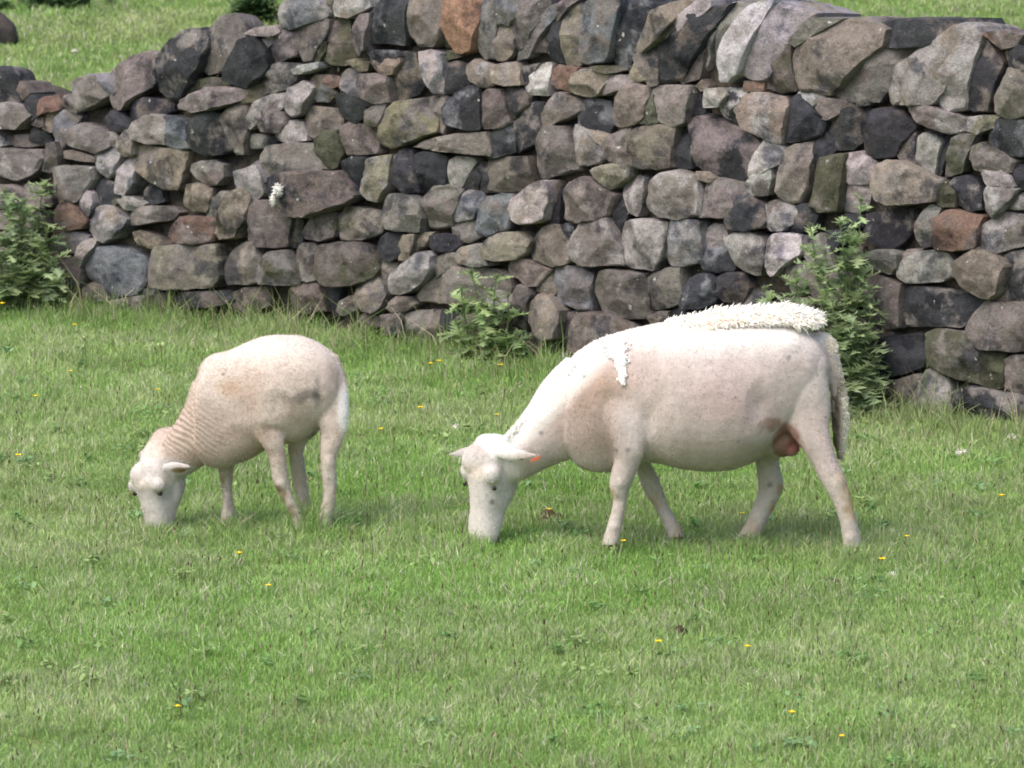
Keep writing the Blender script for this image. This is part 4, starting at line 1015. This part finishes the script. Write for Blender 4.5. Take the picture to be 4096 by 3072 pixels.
# ------------------------------------------------------------------ grass
def in_wall_side(x, y):   # metres in front of (+) or behind (-) the wall foot line
    return (x - W0[0]) * wn0[0] + (y - W0[1]) * wn0[1]
def blades(name, N_, ymin, ymax, hmin, hmax, wid, seed, palette, field, front, straw=.12, margin=.55, segs=2, keep=None, lean=.45, inner=None):
    rg = np.random.RandomState(seed)
    y = rg.uniform(ymin, ymax, N_); hw = 2048 / FPX * y / cp + margin; x = rg.uniform(-1, 1, N_) * hw
    if inner is not None: x = np.sign(x) * (2048 / FPX * y / cp + inner + rg.uniform(0, 1, N_) ** 1.4 * (margin - inner)); x = np.where(y > 25.8, rg.uniform(-1, 1, N_) * 7.0, x)
    s = in_wall_side(x, y); ok = (s > -.02) if front else (s < -.42)
    if keep is not None: ok &= keep(x, y, s, rg)
    x, y, s = x[ok], y[ok], s[ok]; n = len(x)
    z = ground_h(x, y); P3 = np.stack([x, y, 0 * x], -1)
    big = fbm(P3, 1.1, 40); med = fbm(P3, 5, 44); fine = vnoise(P3, 22, 47)
    h = rg.uniform(hmin, hmax, n) * (1 + .5 * med + .4 * fine); 
    if front:      # ungrazed tufts round the hooves and muzzles
        for fx, fy in ((2425, 2200), (2705, 2195), (3410, 2235), (2985, 2195), (1925, 2185), (1210, 2135), (905, 2130), (1300, 2140), (1250, 2125), (610, 2125)):
            q = gnd(fx, fy); h *= 1 + .75 * np.exp(-(((x - q[0]) / .08) ** 2 + ((y - q[1] + .05) / .13) ** 2))
    if front: h *= 1 + 1.3 * np.clip(1 - s / .45, 0, 1) * rg.uniform(.3, 1.1, n)
    ang = rg.uniform(0, 2 * np.pi, n); ln = np.abs(rg.normal(0, lean, n)) * h
    dx, dy = np.cos(ang), np.sin(ang); wa_ = rg.uniform(0, np.pi, n); wx, wy = np.cos(wa_), np.sin(wa_) * .6
    w = wid * rg.uniform(.6, 1.4, n)
    base = np.stack([x, y, z - .004], 1); V = []
    def lvl(t, wf):
        c = base + np.stack([dx * ln * t * t, dy * ln * t * t, h * t * (1 - .18 * t)], 1); o = np.stack([wx, wy, 0 * wx], 1) * (w * wf)[:, None]
        return c - o, c + o
    a0, b0 = lvl(0, .9); a1, b1 = lvl(.5, 1.0); tip = lvl(1, 0)[0]
    V = np.stack([a0, b0, b1, a1, tip], 1).reshape(-1, 3)
    k = np.arange(n)[:, None] * 5
    Q = np.concatenate([k, k + 1, k + 2, k + 3], 1); T = np.concatenate([k + 3, k + 2, k + 4], 1)
    pal = np.array(palette); dry = np.clip(.5 + .8 * big + .5 * med, 0, 1)
    a, b = pal[0], pal[1]
    col = a * (1 - dry[:, None]) + b * dry[:, None]
    r = rg.uniform(0, 1, n); m = r < straw * (.3 + 1.6 * np.clip(.4 + med + .6 * fine, 0, 1.3)); col[m] = pal[2]; m = (r > .9); col[m] = pal[3]
    col = col * (rg.uniform(.72, 1.3, n) * (1 - .22 * np.clip(fbm(P3, 3.2, 60), -.6, 1)))[:, None]
    if front:
        q = gnd(1060, 1235); m = np.clip(1.4 - np.hypot((x - q[0]) / .30, (y - q[1]) / .35) + .5 * fine, 0, 1) * .8; col = col * (1 - m[:, None]) + np.array([.30, .22, .14]) * m[:, None]
    c4 = np.c_[np.repeat(col, 5, 0), np.ones(n * 5)]
    return mesh_np(name, V, [Q, T], BLADE, None, False, {'Col': c4})
PAL = [(.265, .45, .125), (.39, .505, .225), (.57, .58, .44), (.19, .37, .09)]
PALB = [(.25, .42, .12), (.38, .47, .20), (.50, .50, .36), (.20, .36, .11)]
g1 = blades('grass', 900000, 15.6, 25.8, .018, .048, .0016, 1, PAL, None, True, straw=.10)
tag(g1, 'short green meadow grass with straw blades, grazed by the sheep', 'grass', kind='stuff')
g2 = blades('grass', 300000, 22.0, 36.0, .03, .06, .0040, 2, PALB, None, False, straw=.14, margin=.8)
tag(g2, 'grass of the field beyond the wall', 'grass', kind='stuff')
def wallfoot(x, y, s, rg): return (s < .55) & (rg.uniform(0, 1, len(x)) < np.clip(1.1 - s / .5, 0, 1)) & (vnoise(np.stack([x, y, 0 * x], -1), 4, 77) > -.35)
g4 = blades('outer_grass', 230000, 15.0, 25.8, .02, .052, .0034, 6, PAL, None, True, straw=.10, margin=4.0, inner=.5)
tag(g4, 'coarser meadow grass at both sides of the sheep', 'grass', kind='stuff')
g5 = blades('far_grass', 150000, 36.0, 60.0, .05, .09, .009, 7, PALB, None, False, straw=.10, margin=5.0, inner=0.0)
tag(g5, 'distant grass of the field beyond the wall', 'grass', kind='stuff')
g3 = blades('long_grass', 42000, 21, 26, .05, .12, .0019, 3, [(.19, .31, .09), (.29, .36, .16), (.42, .39, .27), (.11, .21, .06)], None, True, straw=.16, keep=wallfoot, lean=.6)
tag(g3, 'longer rank grass growing along the foot of the stone wall', 'grass', kind='stuff')
def weeds():
    rg = np.random.RandomState(21); mb = MB()
    for i in range(260):
        y = rg.uniform(15.8, 23.5); x = rg.uniform(-1, 1) * (2048 / FPX * y + .3)
        if in_wall_side(np.array(x), np.array(y)) < .1: continue
        z = float(ground_h(np.array(x), np.array(y))); sp_ = rg.uniform(.02, .07); base_c = np.array([(.17, .32, .11), (.21, .36, .17), (.30, .42, .17)][rg.randint(3)])
        for k in range(rg.randint(8, 26)):
            a = rg.uniform(0, 6.28); rr = sp_ * rg.uniform(0, 1); c = np.array([x + rr * math.cos(a), y + rr * math.sin(a), z + rg.uniform(.014, .036)]); L = rg.uniform(.006, .013)
            a = rg.uniform(0, 6.28); d = np.array([math.cos(a), math.sin(a), rg.uniform(-.2, .8)]); s_ = np.array([-math.sin(a), math.cos(a), rg.uniform(-.3, .3)]); cc = base_c * rg.uniform(.7, 1.4)
            mb.add([c - d * L, c - d * L * .4 + s_ * L * .6, c + d * L * .6 + s_ * L * .55, c + d * L, c + d * L * .6 - s_ * L * .55, c - d * L * .4 - s_ * L * .6], [(0, 1, 2, 3, 4, 5)], (*cc, 1))
    tag(mb.build('clover_leaves', BLADE, smooth=False), 'low clover and broad leaves among the meadow grass', 'ground cover', kind='stuff')
weeds()
def stalks():
    rg = np.random.RandomState(9); mb = MB()
    for i in range(3000):
        y = rg.uniform(15.7, 24.5); x = rg.uniform(-1, 1) * (2048 / FPX * y + .4)
        s = in_wall_side(np.array(x), np.array(y))
        if s < .03: continue
        z = float(ground_h(np.array(x), np.array(y))); kind = rg.uniform()
        h = rg.uniform(.045, .10) * (1.5 if s < .6 else 1); a = rg.uniform(0, 6.28); l = rg.uniform(0, .5) * h
        if kind < .12: l = h * 1.2; h *= .6
        p = np.array([x, y, z]); d = np.array([math.cos(a) * l, math.sin(a) * l, h]); w = .0011
        pale = kind < .45
        c = (.55, .5, .36, 1) if pale else ((.22, .24, .10, 1) if kind < .8 else (.14, .09, .06, 1))
        sx = np.array([w, 0, 0]); q = p + d * .6 + np.array([0, 0, .05 * h]); e = p + d
        mb.add([p - sx, p + sx, q + sx * .8, q - sx * .8, e], [(0, 1, 2, 3), (3, 2, 4)], c)
        if rg.uniform() < .55:  # seed head
            hl = rg.uniform(.010, .022); hwd = .0024; u = d / np.linalg.norm(d); V = []
            for k, r_ in ((0, .2), (.35, 1), (.75, .8), (1, .1)):
                for t in range(5): V.append(e + u * hl * k + np.array([math.cos(t * 1.2566) * hwd * r_, math.sin(t * 1.2566) * hwd * r_, 0]))
            F = [(k * 5 + t, k * 5 + (t + 1) % 5, (k + 1) * 5 + (t + 1) % 5, (k + 1) * 5 + t) for k in range(3) for t in range(5)]
            mb.add(V, F, (.5, .43, .29, 1) if pale else (.13, .08, .055, 1))
    tag(mb.build('seed_stalks', BLADE, smooth=False), 'scattered grass stems and dark plantain seed heads in the turf', 'grass', kind='stuff')
stalks()

# ------------------------------------------------------------------ thistles
def thistle(name, label, px, py, stems, seed, dens=100, off=.10, leafcol=((.34, .45, .25), (.43, .53, .30), (.28, .37, .22))):
    base = gnd(px, py); rg = np.random.RandomState(seed)
    root = empty(name, tuple(base), label, 'thistle', 'thistles growing against the wall')
    lf = MB()
    for (tx, ty, dy, lo) in stems:
        st = MB()     # tip sighting, depth offset, where the stem starts sideways
        tip = at(tx, ty, base[1] + dy); b = np.array([base[0] + lo, base[1] + dy * .3, 0]); ctl = np.array([b[0] * .4 + tip[0] * .6 + rg.uniform(-.03, .03), (b[1] + tip[1]) / 2, tip[2] * .5])
        P_ = [b * (1 - t) ** 2 + 2 * ctl * t * (1 - t) + tip * t * t for t in np.linspace(0, 1, 12)]; n = 7; V = []
        for i, p in enumerate(P_):
            r = .0055 * (1 - .6 * i / 11)
            for k in range(n): V.append(p + r * np.array([math.cos(6.283 * k / n), math.sin(6.283 * k / n), 0]))
        st.add(V, [(i * n + k, i * n + (k + 1) % n, (i + 1) * n + (k + 1) % n, (i + 1) * n + k) for i in range(11) for k in range(n)], (.22, .29, .15, 1))
        st.build('stem', LEAF, root, base)
        Ls = np.linalg.norm(tip - b); nl = int(Ls * dens) + 8
        for j in range(nl):
            t = rg.uniform(.03, 1) ** .8; f = t * 11; i = min(10, int(f)); p = P_[i] + (P_[i + 1] - P_[i]) * (f - i)
            a = j * 2.4 + rg.uniform(-.4, .4); L = rg.uniform(.045, .14) * (1.15 - .65 * t); el = rg.uniform(-.3, 1.0)
            d = np.array([math.cos(a) * math.cos(el), math.sin(a) * math.cos(el), math.sin(el)]); sd_ = np.cross(d, (0, 0, 1.)); sd_ /= np.linalg.norm(sd_); up = np.cross(sd_, d)
            V = []; F = []; m = 7; c = np.array(leafcol[rg.randint(3)]) * rg.uniform(.7, 1.35)
            if t > .85: c = c * 1.25
            mid = [p + d * L * q / m + up * (-.25 * L * (q / m) ** 2) for q in range(m + 1)]
            for q in range(m + 1): V.append(mid[q])
            for q in range(m):       # pairs of narrow spiny lobes
                for sg in (1, -1):
                    w = L * .40 * math.sin(math.pi * (q + 1.2) / (m + 1.6)) * rg.uniform(.6, 1.4); e = mid[q] * .4 + mid[q + 1] * .6 + sd_ * sg * w + d * w * .5 + up * rg.uniform(-.3, .5) * w
                    k = len(V); V.append(e); V.append(mid[q] + sd_ * sg * w * .16); V.append(mid[q + 1] + sd_ * sg * w * .12)
                    F += [(q, q + 1, k + 2, k + 1) if sg > 0 else (q + 1, q, k + 1, k + 2), (k + 1, k + 2, k)]
            lf.add(V, F, (c[0], c[1], c[2], 1))
        c = tip; r = rg.uniform(.008, .011); fh = MB(); n = 12
        V = []
        for i in range(6):
            th = math.pi * i / 5
            for k in range(n): V.append(c + r * .75 * np.array([math.sin(th) * math.cos(.5236 * k), math.sin(th) * math.sin(.5236 * k), -1.2 * math.cos(th)]))
        fh.add(V, [(i * n + k, i * n + (k + 1) % n, (i + 1) * n + (k + 1) % n, (i + 1) * n + k) for i in range(5) for k in range(n)], (.22, .27, .16, 1))
        curls(fh, [c] * 70, rg.normal(0, 1, (70, 3)) * 2 + np.array([0, 0, .5]), rg, r * 1.7, .0011, [(.28, .36, .20)])
        fh.build('flower_head', LEAF, root, base, False)
    lf.build('foliage', LEAF, root, base, False)
thistle('thistle', 'tall bushy thistle behind the ewe, against the right part of the wall', 3400, 1660,
        [(3445, 800, .06, .02), (3240, 900, .04, -.04), (3300, 1010, 0, -.03), (3400, 960, .05, .0), (3180, 1090, .05, -.06), (3480, 1150, 0, .04), (3330, 1190, -.08, -.02), (3220, 1240, -.05, -.05), (3420, 1300, -.08, .03), (3500, 1440, -.05, .06), (3300, 1400, -.1, -.02), (3060, 1150, -.02, -.12), (3360, 890, .04, .0), (3440, 1500, -.1, .03), (3380, 1420, -.12, .03)], 11)
thistle('thistle', 'dense dark thistle clump at the far left foot of the wall', 90, 1230,
        [(175, 735, .02, .03), (20, 760, .0, -.03), (100, 800, .02, 0), (60, 880, 0, -.02), (190, 900, 0, .04), (-30, 900, 0, -.06), (130, 960, -.05, .02), (230, 1030, -.05, .06), (30, 1000, -.08, -.04), (170, 1080, -.08, .05), (80, 1090, -.1, .0), (-50, 1050, -.05, -.08), (240, 1120, -.1, .08)], 12,
        leafcol=((.31, .41, .22), (.38, .48, .26), (.25, .34, .20)))
thistle('thistle', 'small sparse thistle at the wall foot between lamb and ewe', 1960, 1462,
        [(1885, 1085, -.02, -.02), (1985, 1105, -.04, .02), (1845, 1150, -.02, -.05), (2030, 1180, -.05, .04), (1930, 1200, -.05, -.01), (2065, 1330, -.08, .06), (1830, 1290, -.04, -.06), (1950, 1330, -.08, .0)], 13, dens=60, leafcol=((.34, .47, .23), (.43, .55, .27), (.28, .39, .20)))
# shrubs in the field behind, cut by the top of the photo
def bush(label, px, py, w, h, seed, cat='bush'):
    base = gnd(px, py); rg = np.random.RandomState(seed); root = empty('nettle_patch', tuple(base), label, cat); lf = MB(); st = MB()
    for i in range(60):
        o = rg.normal(0, .38, 2) * w; hh = h * rg.uniform(.5, 1) * math.exp(-(o[0] / w) ** 2 * .5); b = base + np.array([o[0], o[1] * .6, 0]); e = b + np.array([rg.normal(0, .03), rg.normal(0, .03), hh])
        sx = np.array([.003, 0, 0]); lf.add([b - sx, b + sx, e], [(0, 1, 2)], (.08, .13, .05, 1))
        for j in range(26):
            t = rg.uniform(.15, 1); p = b + (e - b) * t; a = rg.uniform(0, 6.28); L = rg.uniform(.03, .06); d = np.array([math.cos(a), math.sin(a), rg.uniform(-.4, .5)]); s_ = np.array([-math.sin(a), math.cos(a), 0]); c = np.array((.10, .19, .07)) * rg.uniform(.6, 1.3)
            lf.add([p, p + d * L * .5 + s_ * L * .28, p + d * L, p + d * L * .5 - s_ * L * .28], [(0, 1, 2, 3)], (c[0], c[1], c[2], 1))
    lf.build('foliage', LEAF, root, base, False)
bush('dark green nettle patch behind the wall where its top steps up', 1030, 95, .16, .22, 5)
bush('dull green low patch in the field at the top left edge', 240, 30, .30, .10, 6)

# ------------------------------------------------------------------ small things in the grass
def buttercup(px, py, label):
    p = gnd(px, py + 52); hgt = float(at(px, py, p[1])[2]); hgt = max(.02, hgt + .0); root = empty('buttercup', tuple(p), label, 'flower', 'buttercups in the grass')
    mb = MB(); c = p + np.array([0, 0, hgt]); w = np.array([.001, 0, 0]); mb.add([p - w, p + w, c + w * .7, c - w * .7], [(0, 1, 2, 3)], (.16, .25, .07, 1)); mb.build('stem', BLADE, root, p, False)
    mb = MB(); rg = np.random.RandomState(int(px)); tl = rg.uniform(-.4, .4); r = rg.uniform(.0105, .0145)
    for k in range(5):
        a = k * 1.2566 + tl; d = np.array([math.cos(a), math.sin(a) * .9, .55]); s_ = np.array([-math.sin(a), math.cos(a), 0])
        mb.add([c, c + d * r * .6 + s_ * r * .5, c + d * r, c + d * r * .6 - s_ * r * .5], [(0, 1, 2, 3)], (.85, .62, .02, 1))
    V = [c + .003 * np.array([math.cos(t), math.sin(t), .9]) for t in np.linspace(0, 5.5, 7)]; mb.add(V, [tuple(range(7))], (.6, .5, .03, 1))
    mb.build('petals', PAINT, root, p, False)
BC = [(1722, 1457, 'buttercup pair, left one, in grass below the middle thistle'), (1755, 1447, 'buttercup pair, right one, in grass below the middle thistle'), (2000, 1463, 'buttercup beside the small thistle, just left of the ewe back'),
 (1987, 1661, 'buttercup in grass left of the ewe neck'), (1522, 1719, 'buttercup halfway between lamb rump and ewe head'), (1681, 1633, 'buttercup in open grass above the ewe ears, right of the lamb'), (281, 1487, 'buttercup left of the lamb, high up near the wall'), (633, 1561, 'buttercup just left of the lamb neck'),
 (143, 1587, 'buttercup near the left edge, level with the lamb back'), (4005, 1985, 'buttercup at the right edge beyond the ewe hind leg'), (2968, 2056, 'buttercup under the ewe belly between its legs'), (2493, 2167, 'buttercup at the near front hoof of the ewe'), (957, 2215, 'faint buttercup just below the lamb feet'),
 (709, 2829, 'buttercup alone at lower left near the bottom'), (2633, 2570, 'buttercup below the middle of the ewe'), (2989, 2589, 'faint buttercup in the lower right turf'), (3167, 2853, 'upper of the two buttercups at the bottom right'), (3366, 2947, 'lowest buttercup, near the bottom right'),
 (74, 1824, 'buttercup at the left edge level with the lamb shoulder'), (3626, 2148, 'buttercup right of the ewe hind hoof'), (3528, 2240, 'buttercup just below right of the ewe hind hoof'), (8, 1217, 'orange yellow buttercup under the left thistle clump'), (300, 1301, 'buttercup at the wall foot right of the left thistle'), (2196, 2040, 'buttercup on the brown molehill beside the ewe head'), (1073, 2345, 'pale buttercup below the lamb, left of centre')]
for b in BC: buttercup(*b)
def tuft(name, px, py, r, col, label, cat, seed, n=90, flat=.5, onwall=None):
    p = gnd(px, py) if onwall is None else wall_pt(*on_wall(px, py, onwall), onwall); rg = np.random.RandomState(seed); mb = MB()
    V = []; F = []; k = 12
    for i in range(7):
        th = math.pi * i / 6
        for q in range(k): V.append(p + np.array([r * math.sin(th) * math.cos(.5236 * q), r * .7 * math.sin(th) * math.sin(.5236 * q), r * flat * math.cos(th) + (.02 if onwall is None else 0)]))
    V = np.array(V); V += fbm(V, 1 / r, seed)[:, None] * r * .5 * np.array([1, .6, .6])
    F = [(i * k + q, i * k + (q + 1) % k, (i + 1) * k + (q + 1) % k, (i + 1) * k + q) for i in range(6) for q in range(k)]; mb.add(V, F, (*col, 1))
    ii = rg.randint(0, len(V), n); nv = V[ii] - V.mean(0); nv /= np.linalg.norm(nv, axis=1)[:, None] + 1e-6
    curls(mb, V[ii], nv, rg, r * .6, .0022, [col]); o = mb.build(name, WOOL, None, p); o.location = p; tag(o, label, cat); return o
WOOLC = (.72, .70, .66)
for a in ((252, 1435, .020, 'loose white wool scrap in the grass at the upper left'), (1335, 1378, .014, 'pinkish white wool scrap behind the lamb rump'), (4050, 1775, .020, 'white wool scrap at the right edge below the wall foot'), (3850, 1832, .018, 'flat pale wool scrap right of the ewe tail'),
          (1826, 1732, .022, 'wispy pale wool strand in the grass above the ewe ear'), (3572, 2355 - 30, .014, 'small white scrap beside dark soil at the lower right')):
    tuft('wool_scrap', a[0], a[1], a[2], WOOLC, a[3], 'wool', int(a[0]), 60, .4)
for a in ((535, 88, .022, 'white scrap in the far field, left of a pair'), (645, 92, .016, 'white scrap in the far field, right of a pair'), (125, 122, .014, 'faint pale scrap in the far field near the left edge'), (300, 218, .014, 'faint pale scrap in the far field below the pair')):
    tuft('wool_scrap', a[0], a[1], a[2], WOOLC, a[3], 'wool', int(a[0]), 60, .4)
tuft('wool_scrap', 1112, 760, .018, (.78, .78, .77), 'white wool snagged on the jutting brown stone of the wall', 'wool', 77, 160, 1.1, onwall=.15)
tuft('wool_scrap', 1092, 800, .012, (.78, .78, .77), 'thin lower wisp of wool hanging under the jutting brown stone', 'wool', 78, 120, 2.0, onwall=.13)
def mound(px, py, rx, ry, h, label, seed, col=(.10, .07, .045)):
    p = gnd(px, py); n = 22; V = []; F = []
    for j in range(n):
        for i in range(n):
            u, v = i / (n - 1) * 2 - 1, j / (n - 1) * 2 - 1; d = math.hypot(u, v); z = h * max(0, 1 - d) ** .7
            V.append((u * rx, v * ry, z if d < 1 else -.02))
    V = np.array(V) + p; V[:, 2] += fbm(V, 40, seed) * h * .45
    F = [(j * n + i, j * n + i + 1, (j + 1) * n + i + 1, (j + 1) * n + i) for j in range(n - 1) for i in range(n - 1)]
    o = mesh_np('molehill', V - p, F, SOILM, None, True, {'Col': np.tile(np.array([*col, 1]), (len(V), 1))}); o.location = p; tag(o, label, 'soil mound', 'bare soil mounds in the grass')
mound(2195, 2082, .055, .10, .042, 'brown molehill in the grass right of the ewe muzzle', 3)
mound(3330, 2345, .04, .08, .034, 'dark low soil mound below the ewe hind hoof', 4, (.09, .08, .06))
mound(2718, 2530, .028, .05, .030, 'tiny dark soil mound below the ewe belly', 5, (.10, .08, .06))
# field boulder beyond the wall, at the left edge
def boulder():
    p = gnd(-30, 165 + 12); n = 24; V = []
    for i in range(n + 1):
        th = math.pi * i / n
        for k in range(32):
            ph = math.pi * k / 16; d = np.array([math.sin(th) * math.cos(ph), math.sin(th) * math.sin(ph), math.cos(th)]); r = 1 + .0 * k
            V.append(d * np.array([.135, .10, .125]) * r)
    V = np.array(V); V = np.sign(V) * np.abs(V); V *= (1 + .22 * fbm(V, 7, 2))[:, None]; V[:, 0] += V[:, 2] * -.15; V[:, 2] += .07
    F = [(i * 32 + k, i * 32 + (k + 1) % 32, (i + 1) * 32 + (k + 1) % 32, (i + 1) * 32 + k) for i in range(n) for k in range(32)]
    one = np.ones((len(V), 1))
    o = mesh_np('boulder', V, F, STONE, None, True, {'Col': np.c_[one * (.075, .068, .07), one], 'Col2': np.c_[one * (.11, .09, .085), one]}); o.location = p
    tag(o, 'dark rounded boulder in the field behind the wall, cut by the left edge', 'boulder')
boulder()
